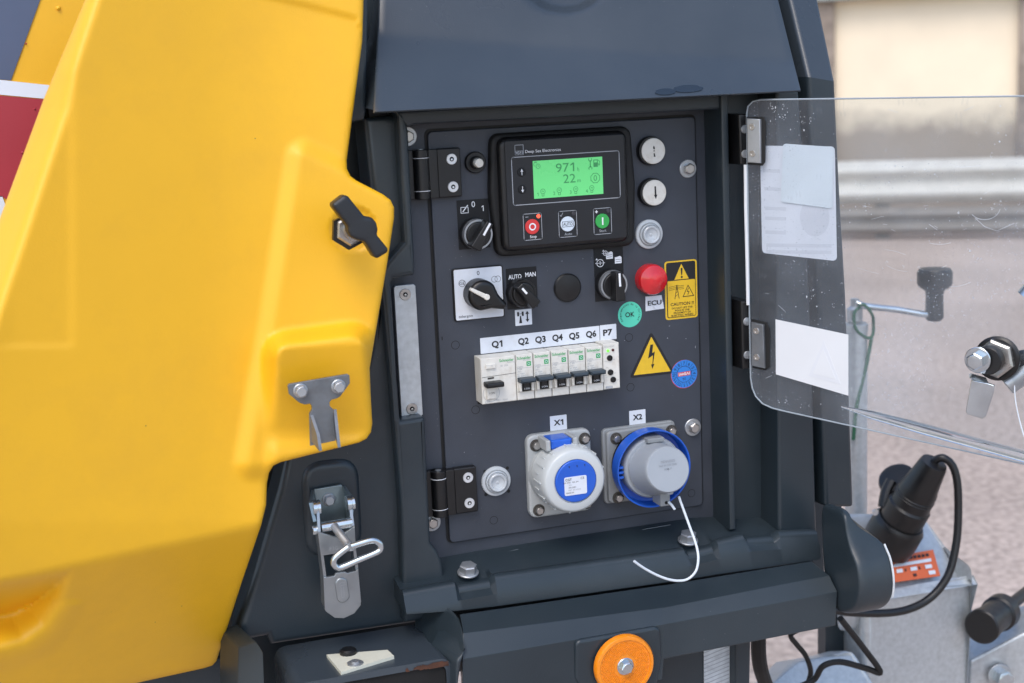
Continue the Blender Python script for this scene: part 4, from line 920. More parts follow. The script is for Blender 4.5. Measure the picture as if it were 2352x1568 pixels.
for nm, xx, yy2, txt in (('socket_label', (109.3, 127), (-300.8, -285.8), 'X1'), ('socket_label', (194.6, 212.5), (-305.7, -290.5), 'X2')):
    sticker(nm, 'small white label reading ' + txt, lambda mb: (mb.rect(xx[0], xx[1], yy2[0], yy2[1], -.3, 0, WHT, cr=.5), mb.text(txt, (xx[0] + xx[1]) / 2, (yy2[0] + yy2[1]) / 2 + .4, 5.2, -.45, INK, w=10.4, bold=.035)))
def f(mb):
    mb.rect(41, 165.2, -215.4, -199.9, -.35, 0, WHT, cr=.5)
    for k, q in enumerate((57.9, 85, 102.7, 120.6, 138.2, 156.2)): mb.text('Q%d' % (k + 1), q, -207.2, 5.8, -.5, INK, w=11, bold=.035)
sticker('breaker_label', 'long white label strip reading Q1 to Q6', f)
def f(mb): mb.rect(165.9, 183.4, -214.9, -199.6, -.35, 0, WHT, cr=.5); mb.text('P7', 174, -207.4, 5.8, -.5, INK, w=10, bold=.035)
sticker('breaker_label', 'white label reading P7', f)

# circuit breakers
mb = MB(); mb.rect(35.4, 183.6, -264.6, -216.2, -.2, 0, DARKH, cr=1); mb.build('breaker_cutout', cdoor, smooth=False)
def base_brk(x0, x1, nm, lab, z1=-216.2, z0=-260.9):
    b = empty(nm, P((x0 + x1) / 2, -238, -10), tower); tag(b, lab)
    mb = MB(); mb.rect(x0, x1, z0, z1, -20, -.2, IVO, r=.6, cr=.4); mb.build('housing', b); return b
rcd = base_brk(34.2, 69.2, 'residual_current_breaker', 'double width breaker marked Q1 with test button')
mb = MB(); y = -20.12; mb.text('Schneider', 60.4, -219.9, 2.7, y, GRN, w=14.6, bold=.02); mb.text('Electric', 64.6, -222.2, 1.4, y, FGR, w=7); mb.text('ID  25A', 58, -225, 1.6, y, FGR); mb.text('25A', 39.4, -258.8, 2.2, y, FGR); mb.text('400V~ 30mA', 54, -258.2, 1.5, y, FGR)
mb.stroke([(35, -234.6), (69, -233.4)], .45, y, SEAM); mb.flat([(40.5, -237), (47, -236.6), (47, -235), (40.5, -235.2)], y - .05, SEAM); mb.ring(43.6, -250.6, 8.2, .4, y, FGR, 30, 150, 395)
mb.build('printing', rcd, smooth=False)
mb = MB(); mb.rect(39.2, 48.6, -226.4, -222, -22, -20, IVO, r=.5, cr=.5); mb.text('T', 45, -224.2, 1.8, -22.15, FGR); mb.build('test_button', rcd)
mb = MB(); mb.rect(36.2, 54, -243.6, -238.6, -31, -20, BLK, r=1.6, cr=1.2); mb.build('lever', rcd)
mb = MB(); mb.rect(38.4, 48.6, -256.4, -244, -22.5, -20, IVO, r=1.2, cr=1); mb.text('I.ON', 43.6, -250, 2, -22.65, INK); mb.build('indicator', rcd)
q2 = base_brk(69.9, 87.2, 'circuit_breaker', 'narrow breaker marked Q2')
def mcb(b, x0):
    mb = MB(); y = -20.12; mb.text('Schneider', x0 + 8.2, -219.6, 2.7, y, GRN, w=14.4, bold=.02); mb.text('Electric', x0 + 11, -221.8, 1.3, y, FGR, w=7.6); mb.rect(x0 + 10.6, x0 + 15.2, -228, -223.4, -20.15, -20, GRN, cr=.6); mb.ring(x0 + 12.9, -225.7, 1.2, .4, -20.3, WBTN, 8)
    for k, (s, w_) in enumerate((('C60N', 6), ('C 6A', 5), ('240V~', 4.5), ('Icn 10kA', 7.5), ('IEC 60947-2', 11))): mb.text(s, x0 + .8, -228.2 - 2.25 * k, 1.5, y, FGR, w=w_, align='L')
    mb.stroke([(x0 + 1, -229.5), (x0 + 15.5, -229.5)], .25, y, FGR); mb.stroke([(x0 + .5, -252.8), (x0 + 16.8, -252.8)], .3, y, SEAM); mb.build('printing', b, smooth=False)
    mb = MB(); mb.rect(x0 + .7, x0 + 16.6, -242.6, -238.4, -31, -20, LEV, r=1.4, cr=.8); mb.rect(x0 + 4.6, x0 + 13.2, -252, -242.2, -23.5, -20, BLK, r=1.4, cr=.5); mb.text('I-ON', x0 + 9, -249.4, 1.6, -23.7, WPR, w=5.6); mb.build('lever', b)
    for a, c in ((1.2, 4), (13.6, 16.6)): mb = MB(); mb.rect(x0 + a, x0 + c, -252.2, -243, -24, -20, IVO, r=.9, cr=.8); mb.build('side_post', b)
mcb(q2, 69.9)
tag(q2, group='row of five narrow circuit breakers')
for k in range(1, 5):
    c_ = copy_tree(q2, (.0181 * k, 0, 0), tower); tag(c_, 'narrow breaker marked Q%d' % (k + 2), group='row of five narrow circuit breakers')
p7 = base_brk(160.4, 177.4, 'monitoring_relay', 'slim relay with green light marked P7', -214.6, -260.5)
mb = MB(); y = -20.12; mb.text('EDU-VOM', 167, -217.8, 1.6, y, FGR); 
for q, z in ((164, -224.6), (162.8, -232), (171.6, -231), (164, -238.6), (162.6, -246), (172.6, -244.8), (163.6, -248), (175, -252)): mb.text('min', q, z, 1.1, y, FGR)
mb.rect(162, 169.4, -259.6, -257.4, -20.15, -20, FGR, cr=.2); mb.text('ESTER', 165.7, -258.5, 1.3, -20.3, WHT); mb.build('printing', p7, smooth=False)
for q, z, ma in ((165.6, -221.8, LEDG), (170.8, -221.6, DRED)): b = MB(); b.disc(q, z, 1.35, -21, -20, ma, r=.4, n=14); b.build('status_led', p7)
for q, z in ((167, -229.2), (167.4, -243.6), (170, -251.2)): b = MB(); b.lathe(P(q, z, -20), FY, [(.0029, 0), (.0029, .0012), (.0022, .0014), (.0019, .0006), (0, .0006)], BLK, 20); b.stroke([(q - 1.4, z - .5), (q + 1.4, z + .5)], .45, -20.8, INK); b.build('trimmer', p7)

# industrial sockets
def flange_bolt(q, z, parent, y=-7):
    b = MB(); b.lathe(P(q, z, y), FY, [(.0062, 0), (.0062, .0004), (.0046, .0005)], SEAM, 24); b.hexb(P(q, z, y - .4), FY, .0043, .004, STEEL, .2); b.build('bolt', parent)
x1 = empty('power_socket', P(115.6, -343.5, 0), tower); tag(x1, 'round white socket with closed lid marked X1')
mb = MB(); mb.rect(81.8, 149.5, -386, -301, -7, 0, LGREY, r=2.4, cr=8, seg=4); mb.lathe(P(116, -342, -6), FY, [(.034, 0), (.031, .012)], LGREY, 48); mb.build('flange', x1)
for q, z in ((91, -311.5), (142.6, -311), (91.2, -378), (142.4, -378)): flange_bolt(q, z, x1)
LIDM = mat('white_socket_plastic', (.50, .53, .535), .36, var=.03, scale=30, dirt=(.5, .45, .38), dirt_amt=.3, dirt_scale=30)
mb = MB()
mb.lathe(P(116.6, -341.6, -10), FY, [(.0325, 0), (.0335, .002), (.0335, .018), (.033, .028), (.0315, .0335), (.029, .0355), (.0222, .0358), (.0218, .0345), (.0, .0345)], LIDM, 72)
for k in range(26):
    a = k * 2 * math.pi / 26; u = np.array([math.cos(a), 0, math.sin(a)]); tn = np.array([-math.sin(a), 0, math.cos(a)]); c = P(116.6, -341.6, 0)
    q = [c + u * r_ + tn * s_ * .0007 + np.array([0, yy_, 0]) for yy_ in (-.020, -.038 if k % 2 else -.030) for r_ in (.0320, .0343) for s_ in (-1, 1)]
    mb.add(q, [(0, 1, 3, 2), (4, 6, 7, 5), (0, 4, 5, 1), (2, 3, 7, 6), (0, 2, 6, 4), (1, 5, 7, 3)], LIDM)
tag(mb.build('lid', x1, sharp=40), 'white ribbed lid')
mb = MB(); mb.disc(117.1, -341.3, 21.3, -47, -44, BLUE, r=1.4, n=56)
for q in (109.5, 117.6, 125.6): mb.flat([(q, -325.6), (q + 1.4, -325.2), (q + 1.2, -327.8)], -47.1, INK)
mb.build('lid_insert', x1)
mb = MB(); mb.rect(104.6, 127.8, -354.6, -336.2, -47.4, -46.8, WHT, cr=1.6); y = -47.55
mb.text('CGT', 109, -338.8, 2.2, y, INK, bold=.02); mb.text('CE', 123.4, -338.6, 2.2, y, INK)
for k, (q, s) in enumerate(((110.4, 'Ref. 6105  16A 2P+'), (109.4, '16A'), (111.6, '200-250V'), (114, 'IP67  EN 60309'), (109, 'MADE IN'))): mb.text(s, q + 1, -341.6 - 2.6 * k, 1.4, y, FGR if k % 2 else INK)
mb.build('rating_label', x1, smooth=False)
mb = MB(); mb.rect(99, 121, -312, -302.4, -30, -7, BLUE, r=2, cr=1.5); mb.build('lid_hinge', x1)
for a, b, z in ((93.4, 98.2, -313), (121.8, 126.6, -312)): mb = MB(); mb.rect(a, b, z, -302, -31, -7, LGREY, r=1.2, cr=1); mb.build('hinge_lug', x1)

x2 = empty('power_socket', P(203.5, -344, 0), tower); tag(x2, 'socket with blue ring and projecting grey cap marked X2')
mb = MB(); mb.rect(163.3, 243.4, -383.2, -305, -4, 0, MGREY, r=1.2, cr=5); mb.rect(166, 242, -382, -306.6, -9, -3, MGREY, r=2, cr=5); mb.build('flange', x2)
for q, z in ((175.7, -314.6), (236.6, -314), (176, -376.4), (236.6, -376)): flange_bolt(q, z, x2, -9)
mb = MB(); rc = P(205, -343.5, 0)
mb.lathe(rc + np.array([0, -.019, 0]), FY, [(.036, 0), (.0392, .001), (.0396, .012), (.0397, .0166), (.0390, .0168), (.0381, .0162), (.0368, .002), (.034, .001)], BLUE, 72); mb.lathe(rc + np.array([0, -.008, 0]), FY, [(.0345, 0), (.0345, .0115)], BLKM, 56)
for dz in (-5, 0, 5): mb.rect(166.2, 172.6, -343.5 + dz - 1.2, -343.5 + dz + 1.2, -34, -20, BLUE, r=.6)
mb.build('locking_ring', x2, sharp=40)
mb = MB(); mb.disc(205, -343.5, 35.2, -10, -9, DARKH, n=48); mb.build('ring_recess', x2, smooth=False)
mb = MB(); mb.lathe(P(204.6, -342.6, -9), FY, [(.0312, 0), (.0312, .024), (.0298, .026), (.026, .026)], CGREY, 56); mb.rect(196, 214, -315, -310.5, -42, -12, MGREY, r=1, cr=1); mb.build('plug_body', x2)
cc = at(1534.5, 1078, -.072)
mb = MB(); c0 = P(204.2, -342.2, -38); ax = Vector(cc - c0)
mb.lathe(c0, ax, [(.0270, 0), (.0262, .004), (.0232, ax.length - .004), (.0226, ax.length - .001), (.0216, ax.length), (.0012, ax.length), (.0008, ax.length - .001)], CGREY, 64)
k0 = cc[0] * 1000, (cc[2] - OZ) * 1000; yb = cc[1] * 1000
ty = yb - .25
cap_ink = mat('embossed_print', (.23, .25, .28), .5, var=0)
for k, (s, w_) in enumerate((('MENNEKES', 15), ('16A-6h 220-250V', 19), ('IP67', 8), ('EN 60309', 12))): mb.text(s, k0[0], k0[1] + 8.4 - 3.9 * k, 2.4 if k == 0 else 1.7, ty, cap_ink, w=w_)
mb.text('CE', k0[0] + 1, k0[1] - 10.5, 3.2, ty, cap_ink)
mb.prism([(p[0] / 1000, OZ + p[1] / 1000) for p in rpoly([(k0[0] - 3, k0[1] - 20), (k0[0] + 7, k0[1] - 19), (k0[0] + 5.6, k0[1] - 26.2), (k0[0] - .6, k0[1] - 26.2)], 2, 4)], cc[1] + .0008, cc[1] + .006, CGREY, r=.001)
tag(mb.build('cap', x2, sharp=40), 'pale grey protective cap')
mb = MB(); q = at(1527, 1152, -.055); mb.rect(q[0] * 1000 - 5.5, q[0] * 1000 + 5, (q[2] - OZ) * 1000 - 4, (q[2] - OZ) * 1000 + 9, -57, -38, MGREY, r=.8, cr=1); mb.disc(q[0] * 1000 + .6, (q[2] - OZ) * 1000 - .5, 1.7, -57.2, -56, DARKH, n=12)
mb.tube([at(1536, 1153, -.058), at(1543, 1160, -.062), at(1550, 1170, -.064)], .0013, NYL, 8, 4); mb.build('tether_eye', x2)
tp = [(850, 785), (870, 845), (905, 940), (945, 1050), (978, 1140), (1000, 1215), (1010, 1290), (1003, 1360), (985, 1408), (948, 1450), (900, 1475), (830, 1480), (750, 1465), (670, 1434), (590, 1393), (530, 1355), (480, 1318)]
tp = [((2240 + a / 2.1183) * .59036, (1560 + b / 2.1183) * .59036) for a, b in tp]
mb = MB(); mb.tube([at(a, b, -.066 - .034 * S(0, 8, i)) for i, (a, b) in enumerate(tp)], .00125, NYL, 10, 4); mb.build('tether', x2)

# hex bolts fixing the frame plate
for q, z in ((265.6, -50.7), (264.8, -315.9), (-18.8, -3.4), (-16.5, -378)):
    b = MB(); b.hexb(P(q, z, 0 if q > 0 else 4), FY, .0056, .005, STEEL, .5, .0092, SATIN); b.build('flange_bolt', tower)

# ------------------------------------------------------------------ clear polycarbonate door, swung open
H0, H1 = at(1713, 700, -.050), None
def dpl():
    a = at(1713, 240, -.050); b = at(2352, 221, -.262); return a, b
a_, b_ = dpl(); DX = Vector(b_ - a_); DX.z = 0; DX.normalize(); DN = Vector((-DX.y, DX.x, 0))     # along the sheet; normal
if DN.y > 0: DN = -DN
D0 = Vector(a_); D0.z = 0
def dpx(px, py, off=0.0):
    """pixel to (s, z) on the open sheet"""
    d = Vector(ROT.T @ np.array([(px - 1176) / FPX, (py - 784) / FPX, 1])); o = Vector(CAM); p0 = D0 + DN * off
    t = (p0 - o).dot(DN) / d.dot(DN); p = o + d * t; return (p - p0).dot(DX), p.z
def dw(s, z, n=0.0): p = D0 + DX * s + DN * n; return np.array([p.x, p.y, z])
def dprism(mb, pts, n0, n1, ma, r=0.0, seg=3):
    """outline [(s,z)] on the sheet, front at n0 (towards the camera), back at n1"""
    t = MB(); t.prism(pts, -n0, -n1, ma, r, seg, back=True); t.v = [tuple(dw(x, z, -y)) for x, y, z in t.v]
    return mb.add(t.v, t.f, ma)
def glass():
    ma = bpy.data.materials.new('scuffed_polycarbonate'); ma.use_nodes = True; t = ma.node_tree; t.nodes.remove(t.nodes['Principled BSDF'])
    out = t.nodes['Material Output']; tr = t.nodes.new('ShaderNodeBsdfTransparent'); tr.inputs[0].default_value = (.93, .95, .96, 1)
    gl = t.nodes.new('ShaderNodeBsdfGlossy'); gl.inputs['Roughness'].default_value = .05; lw = t.nodes.new('ShaderNodeLayerWeight'); pw = t.nodes.new('ShaderNodeMath'); pw.operation = 'POWER'; pw.inputs[1].default_value = 5; t.links.new(lw.outputs['Facing'], pw.inputs[0])
    fr = t.nodes.new('ShaderNodeMapRange'); fr.inputs[3].default_value = .035; fr.inputs[4].default_value = .95; t.links.new(pw.outputs[0], fr.inputs[0])
    m1 = t.nodes.new('ShaderNodeMixShader'); t.links.new(fr.outputs[0], m1.inputs[0]); t.links.new(tr.outputs[0], m1.inputs[1]); t.links.new(gl.outputs[0], m1.inputs[2])
    df = t.nodes.new('ShaderNodeBsdfDiffuse'); df.inputs[0].default_value = (.62, .69, .78, 1)
    tc = t.nodes.new('ShaderNodeTexCoord')
    v = t.nodes.new('ShaderNodeTexVoronoi'); v.inputs['Scale'].default_value = 560; t.links.new(tc.outputs['Object'], v.inputs['Vector'])
    sep = t.nodes.new('ShaderNodeSeparateColor'); t.links.new(v.outputs['Color'], sep.inputs[0])
    rad = t.nodes.new('ShaderNodeMapRange'); rad.inputs[1].default_value = .72; rad.inputs[2].default_value = 1; rad.inputs[3].default_value = 0; rad.inputs[4].default_value = .30; t.links.new(sep.outputs[0], rad.inputs[0])
    l = t.nodes.new('ShaderNodeMath'); l.operation = 'LESS_THAN'; t.links.new(v.outputs['Distance'], l.inputs[0]); t.links.new(rad.outputs[0], l.inputs[1])
    n = t.nodes.new('ShaderNodeTexNoise'); n.inputs['Scale'].default_value = 9; n.inputs['Detail'].default_value = 6; t.links.new(tc.outputs['Object'], n.inputs['Vector'])
    sm = t.nodes.new('ShaderNodeMapRange'); sm.inputs[1].default_value = .42; sm.inputs[2].default_value = .78; sm.inputs[3].default_value = .02; sm.inputs[4].default_value = .11; t.links.new(n.outputs[0], sm.inputs[0])
    cl = t.nodes.new('ShaderNodeMapRange'); cl.inputs[1].default_value = .40; cl.inputs[2].default_value = .58; cl.inputs[4].default_value = .5; t.links.new(n.outputs[0], cl.inputs[0])
    mu = t.nodes.new('ShaderNodeMath'); mu.operation = 'MULTIPLY'; t.links.new(l.outputs[0], mu.inputs[0]); t.links.new(cl.outputs[0], mu.inputs[1])
    # fine scratches
    mp = t.nodes.new('ShaderNodeMapping'); mp.inputs['Rotation'].default_value = (.4, .7, .3); mp.inputs['Scale'].default_value = (420, 5, 70); t.links.new(tc.outputs['Object'], mp.inputs[0])
    n2 = t.nodes.new('ShaderNodeTexNoise'); n2.inputs['Scale'].default_value = 1; n2.inputs['Detail'].default_value = 1; t.links.new(mp.outputs[0], n2.inputs['Vector'])
    scr = t.nodes.new('ShaderNodeMapRange'); scr.inputs[1].default_value = .69; scr.inputs[2].default_value = .74; scr.inputs[4].default_value = .08; t.links.new(n2.outputs[0], scr.inputs[0])
    ad = t.nodes.new('ShaderNodeMath'); ad.operation = 'MAXIMUM'; t.links.new(mu.outputs[0], ad.inputs[0]); t.links.new(sm.outputs[0], ad.inputs[1])
    ad2 = t.nodes.new('ShaderNodeMath'); ad2.operation = 'MAXIMUM'; t.links.new(ad.outputs[0], ad2.inputs[0]); t.links.new(scr.outputs[0], ad2.inputs[1])
    m2 = t.nodes.new('ShaderNodeMixShader'); t.links.new(ad2.outputs[0], m2.inputs[0]); t.links.new(m1.outputs[0], m2.inputs[1]); t.links.new(df.outputs[0], m2.inputs[2])
    t.links.new(m2.outputs[0], out.inputs[0]); return ma
GLASS = glass()
GEDGE = mat('sheet_edge', (.34, .38, .41), .2, var=.05)
cdr = empty('clear_door', dw(0, OZ - .25), tower); tag(cdr, 'clear polycarbonate door swung open on two hinges')
corner = [(2600, 217), (1745, 229), (1727, 233), (1716, 244), (1713, 262), (1716, 480), (1719, 700), (1722, 868), (1726, 892), (1734, 911), (1750, 928), (1772, 938), (1800, 945), (2600, 1122)]
op = [dpx(*p) for p in corner]
mb = MB(); dprism(mb, op, .0, -.004, GLASS, 0); sheet = mb.build('sheet', cdr, smooth=False)
mb = MB(); mb.tube([dw(s, z, -.002) for s, z in op], .0008, GEDGE, 6, 0); mb.build('sheet_edge', cdr)
e_ = [dpx(1712, 378), dpx(1713, 480), dpx(1716, 600), dpx(1718, 700)]
mb = MB(); mb.tube([dw(s, z, .0) for s, z in e_], .0017, STK, 8, 0); tag(mb.build('white_edge_line', cdr), 'white line along the hinge edge')  # thin white line drawn on the hinge edge of the sheet
rnd = random.Random(11)
MARK = mat('dried_water_mark', (.50, .53, .56), .6, var=.2)
mk = MB()
def dstroke(px, wd, n=.0006):
    q = [dpx(a, b) for a, b in px]
    for (s0, z0), (s1, z1) in zip(q, q[1:]):
        L = math.hypot(s1 - s0, z1 - z0) or 1; a, b = -(z1 - z0) / L * wd / 2, (s1 - s0) / L * wd / 2
        mk.add([dw(s0 + a, z0 + b, n), dw(s1 + a, z1 + b, n), dw(s1 - a, z1 - b, n), dw(s0 - a, z0 - b, n)], [(0, 1, 2, 3)], MARK)
for k in range(46):
    x_, y_ = (rnd.uniform(1960, 2345), rnd.uniform(380, 620)) if k < 26 else (rnd.uniform(1740, 2340), rnd.uniform(240, 960))
    if y_ > 930 + (x_ - 1790) * .2: continue
    a = rnd.uniform(-.5, .7); L = rnd.choice((6, 10, 16, 24, 50)); c = rnd.uniform(-.006, .006)
    dstroke([(x_ + t_ * L * math.cos(a + c * t_ * L), y_ + t_ * L * math.sin(a + c * t_ * L)) for t_ in (0, .25, .5, .75, 1)], rnd.uniform(.00015, .0003))
dstroke([(2262 + 36 * math.cos(a), 474 + 30 * math.sin(a)) for a in [.2 + .11 * k for k in range(22)]], .0004); dstroke([(2240, 500), (2262, 520), (2290, 530), (2330, 512)], .0003)
for k in range(260):
    cx_, cy_, sp_ = rnd.choice(((1850, 270, 60), (1990, 470, 40), (2170, 520, 70), (2290, 470, 45), (2060, 420, 90), (1880, 690, 60), (2130, 640, 60), (1830, 940, 45), (2290, 330, 70), (1790, 260, 30)))
    x_, y_ = rnd.gauss(cx_, sp_ * .6), rnd.gauss(cy_, sp_ * .5)
    if not (1730 < x_ < 2345 and 236 < y_ < 925 + max(0, (x_ - 1790)) * .22): continue
    s_, z_ = dpx(x_, y_); r_ = rnd.choice((.00022, .0003, .0003, .0004, .0005, .0008)); tall = rnd.uniform(.8, 1.8); a0_ = rnd.uniform(0, 6.3)
    if r_ < .0006 or rnd.random() < .5:
        mk.add([dw(s_ + r_ * rnd.uniform(.6, 1.2) * math.cos(t_ * .9), z_ + r_ * tall * rnd.uniform(.6, 1.2) * math.sin(t_ * .9), .0006) for t_ in range(7)], [tuple(range(7))], MARK)
    else:
        mk.add([dw(s_ + q * math.cos(a0_ + t_ * .33), z_ + q * tall * math.sin(a0_ + t_ * .33), .0006) for t_ in range(12) for q in (r_ * 1.3, r_ * 1.3 - .00018)], [(2 * t_, 2 * t_ + 1, 2 * t_ + 3, 2 * t_ + 2) for t_ in range(11)], MARK)
tag(mk.build('water_marks', cdr, smooth=False), kind='stuff')
# bent lower flange of the sheet: darker reflections run along the fold
gm = bpy.data.materials.new('bent_polycarbonate'); gm.use_nodes = True; gb = gm.node_tree.nodes['Principled BSDF']; gb.inputs['Transmission Weight'].default_value = 1; gb.inputs['Roughness'].default_value = .03; gb.inputs['IOR'].default_value = 1.5; gb.inputs['Base Color'].default_value = (.9, .93, .95, 1)
fo = [dpx(1932, 934), dpx(2140, 991), dpx(2600, 1117)]
mb = MB(); mb.lathe(dw(fo[0][0], fo[0][1], -.001), Vector(dw(fo[2][0], fo[2][1], -.001)) - Vector(dw(fo[0][0], fo[0][1], -.001)), [(.0008, 0), (.0040, .03), (.0052, .08), (.0055, .32)], gm, 20); mb.build('fold', cdr)
def dquad(px, n): return [dpx(a, b) for a, b in px]
mb = MB(); dprism(mb, rpoly(dquad([(1740, 335), (1912, 337), (1917, 601), (1745, 582)], 0), .004), -.0054, -.0057, PAPER)
for k, (z0, a0_, a1_) in enumerate(((388, 1747, 1786), (430, 1750, 1788), (475, 1752, 1800), (498, 1752, 1800), (530, 1752, 1800), (560, 1755, 1905), (575, 1755, 1905))):
    dprism(mb, dquad([(a0_, z0), (a1_, z0 + 2), (a1_, z0 + 10), (a0_, z0 + 8)], 0), -.0053, -.00535, PAPERS)
dprism(mb, [(dpx(1866, 500)[0] + .0150 * math.cos(k * .3142), dpx(1866, 500)[1] + .0185 * math.sin(k * .3142)) for k in range(20)], -.00525, -.0053, PAPERS)
tag(mb.build('paper_sheet', cdr, smooth=False), 'white printed sheet seen from behind')
mb = MB(); dprism(mb, rpoly(dquad([(1794, 330), (1911, 338), (1908, 480), (1789, 464)], 0), .003), -.0043, -.0046, PAPER2); tag(mb.build('paper_card', cdr, smooth=False), 'small white card overlapping the sheet')
mb = MB(); dprism(mb, dquad([(1782, 733), (1949, 768), (1949, 908), (1783, 859)], 0), .0008, .0002, STK)
tri = [dpx(1858, 862), dpx(1932, 882), dpx(1893, 782)]; tin = [dpx(1868, 857), dpx(1921, 871), dpx(1892, 800)]
dprism(mb, tri, .0010, .0008, STKS); dprism(mb, tin, .0012, .0009, STK); tag(mb.build('white_sticker', cdr, smooth=False), 'plain white sticker below the papers')
for k, (pl, gk_) in enumerate((([(1720, 270), (1751, 273), (1752, 374), (1722, 372)], [(1716, 268), (1756, 268), (1760, 280), (1758, 372), (1752, 380), (1718, 377)]), ([(1730, 738), (1758, 744), (1761, 844), (1731, 838)], [(1727, 732), (1763, 740), (1769, 756), (1769, 842), (1760, 850), (1730, 844)]))):
    mb = MB(); dprism(mb, dquad(gk_, 0), .0016, .0, BLKM, r=.0005); mb.build('hinge_gasket', cdr)
    mb = MB(); dprism(mb, dquad(pl, 0), .0052, .0012, BRKT if k else SATIN, r=.001); hp_ = mb.build('hinge_plate', cdr)
    for t_ in (.2, .8):
        q = dpx(*(np.array(pl[0]) * (1 - t_) + np.array(pl[3]) * t_ + (12, 0))); b = MB(); b.lathe(dw(q[0], q[1], .0052), DN, [(.0034, 0), (.003, .0006), (.0016, .0006), (.0012, .0002), (0, .0002)], STEEL, 16); b.build('screw', hp_)
for (ya, yb_, xa) in ((262, 376, 1697), (692, 846, 1702)):
    mb = MB(); mb.ppx([(xa, ya), (xa + 22, ya - 1), (xa + 24, yb_), (xa + 4, yb_ + 2)], -.047, .0, BLK, r=.002); hm = mb.build('hinge_mount', tower)
    for t_ in (.3, .8):
        b = MB(); b.lathe(at(xa + 13 + 2 * t_, ya + (yb_ - ya) * t_, -.047), FY, [(.0042, 0), (.0036, .001), (0, .0014)], SATIN, 16); b.build('rivet', hm)

# cam lock through the sheet
q0 = dpx(2262, 815)
lk = empty('cam_lock', dw(*q0), cdr) if False else None
def on(px, py, n): s, z = dpx(px, py, n); return dw(s, z, n)
mb = MB(); mb.lathe(on(2292, 822, .004), DN, [(.0200, 0), (.0200, .003), (.018, .0045)], BLK, 40); mb.lathe(on(2288, 822, .0085), DN, [(.0175, 0), (.0175, .005), (.0155, .0065)], STEEL, 6, .35); mb.build('lock_nut', cdr)
mb = MB(); mb.lathe(on(2276, 824, .0145), DN, [(.0125, 0), (.0125, .010), (.0115, .011)], BLK, 32); mb.build('lock_barrel', cdr)
mb = MB(); N = .028
cp_ = [(2236, 800), (2250, 797), (2268, 810), (2272, 830), (2262, 858), (2240, 856), (2228, 840), (2228, 815)]
def camp(pts, n0, n1): dprism(mb, [dpx(a, b, n0) for a, b in pts], n0, n1, CHRM, r=.0008)
camp(cp_, N, N - .003)
sq = [on(2226, 858, N), on(2262, 868, N), on(2268, 880, N + .012), on(2226, 868, N + .012)]
slab(mb, sq, tuple(DN * -.003), CHRM)
camp([(2230, 872), (2268, 880), (2283, 885), (2280, 905), (2262, 958), (2255, 962), (2222, 952), (2218, 945)], N + .012, N + .009)
mb.build('cam', cdr); flip_ok(bpy.data.objects['cam'])
mb = MB(); mb.hexb(on(2246, 826, N), DN, .0078, .009, CHRM, .2, .0115, CHRM); mb.build('cam_bolt', cdr)
q = on(2250, 918, N + .0125)
mb = MB(); mb.lathe(on(2340, 862, -.012), Vector((.7, -.35, .62)), [(.0095, -.014), (.0102, -.013), (.0102, .02), (.009, .022)], SATIN, 28); mb.lathe(on(2352, 822, -.012), Vector((1, -.3, .12)), [(.0075, -.016), (.0075, .06)], BLK, 20); mb.build('lock_cylinder', cdr)
mb = MB(); mb.tube([on(2330, 885, .006), on(2334, 930, .008), on(2352, 1000, .01), on(2375, 1040, .01)], .0006, NYL, 6, 5); mb.build('lanyard', cdr)
mb = MB(); mb.lathe(on(2362, 690, .01), Vector((.6, -.3, .8)), [(.012, 0), (.012, .04)], CHRM, 24); mb.build('key_ring', cdr)

# ------------------------------------------------------------------ drawbar end of the trailer, galvanised
YF = .25
db = MB()
fb = [at(2008, 1640, YF), at(2227, 1640, YF), at(2219, 1345, YF), at(2040, 1352, YF), at(2006, 1360, YF)]
slab(db, [at(1985, 1660, YF), at(2230, 1660, YF), at(2221, 1338, YF), at(1985, 1368, YF)], (0, .06, 0), ZINC)
slab(db, [at(1940, 1372, YF), at(2221, 1338, YF), at(2176, 1250, YF + .035), at(2118, 1172, YF + .08), at(1930, 1172, YF + .08)], (0, .02, -.06), ZINC)
o = flip_ok(db.build('drawbar_upright', tower)); bevel(o, .010, 4, 20)
db = MB(); slab(db, [at(1896, 1400, YF + .05), at(2010, 1380, YF + .05), at(2010, 1660, YF + .05), at(1896, 1660, YF + .05)], (0, .02, 0), BODY); flip_ok(db.build('drawbar_cheek', tower))
db = MB(); slab(db, [at(1700, 1640, .18), at(1790, 1560, .20), at(1820, 1520, .26), at(1905, 1505, .26), at(1960, 1490, .24), at(2012, 1570, .22), at(2012, 1700, .2)], (0, .05, -.02), ZINC); o = flip_ok(db.build('drawbar_crossmember', tower)); bevel(o, .008, 3, 20)
db = MB(); slab(db, [at(2226, 1520, YF + .02), at(2420, 1420, YF - .02), at(2420, 1700, YF - .02), at(2226, 1700, YF + .02)], (0, .05, 0), ZINC)
slab(db, [at(2226, 1517, YF + .02), at(2420, 1417, YF - .02), at(2420, 1385, YF + .08), at(2215, 1400, YF + .12)], (0, .0, -.03), ZINC); beam = flip_ok(db.build('drawbar_beam', tower)); bevel(beam, .004, 3, 20)
b = MB(); b.hexb(at(2296, 1552, YF - .0), (-.2, -1, .1), .012, .02, CHRM, .2, .017, SATIN); b.build('bolt', beam)
mb = MB(); zz = lambda px, py, k: at(px, py, YF + .035 * k)
ql = [(2040, 1280), (2143, 1262), (2160, 1322), (2052, 1337)]
def topY(py): return YF + max(0, (1340 - py)) / 168 * .08 - .003
slab(mb, [at(a, b, topY(b)) for a, b in ql], (0, .001, -.001), ORG); lab_ = flip_ok(mb.build('orange_label', tower, smooth=False))
mb = MB()
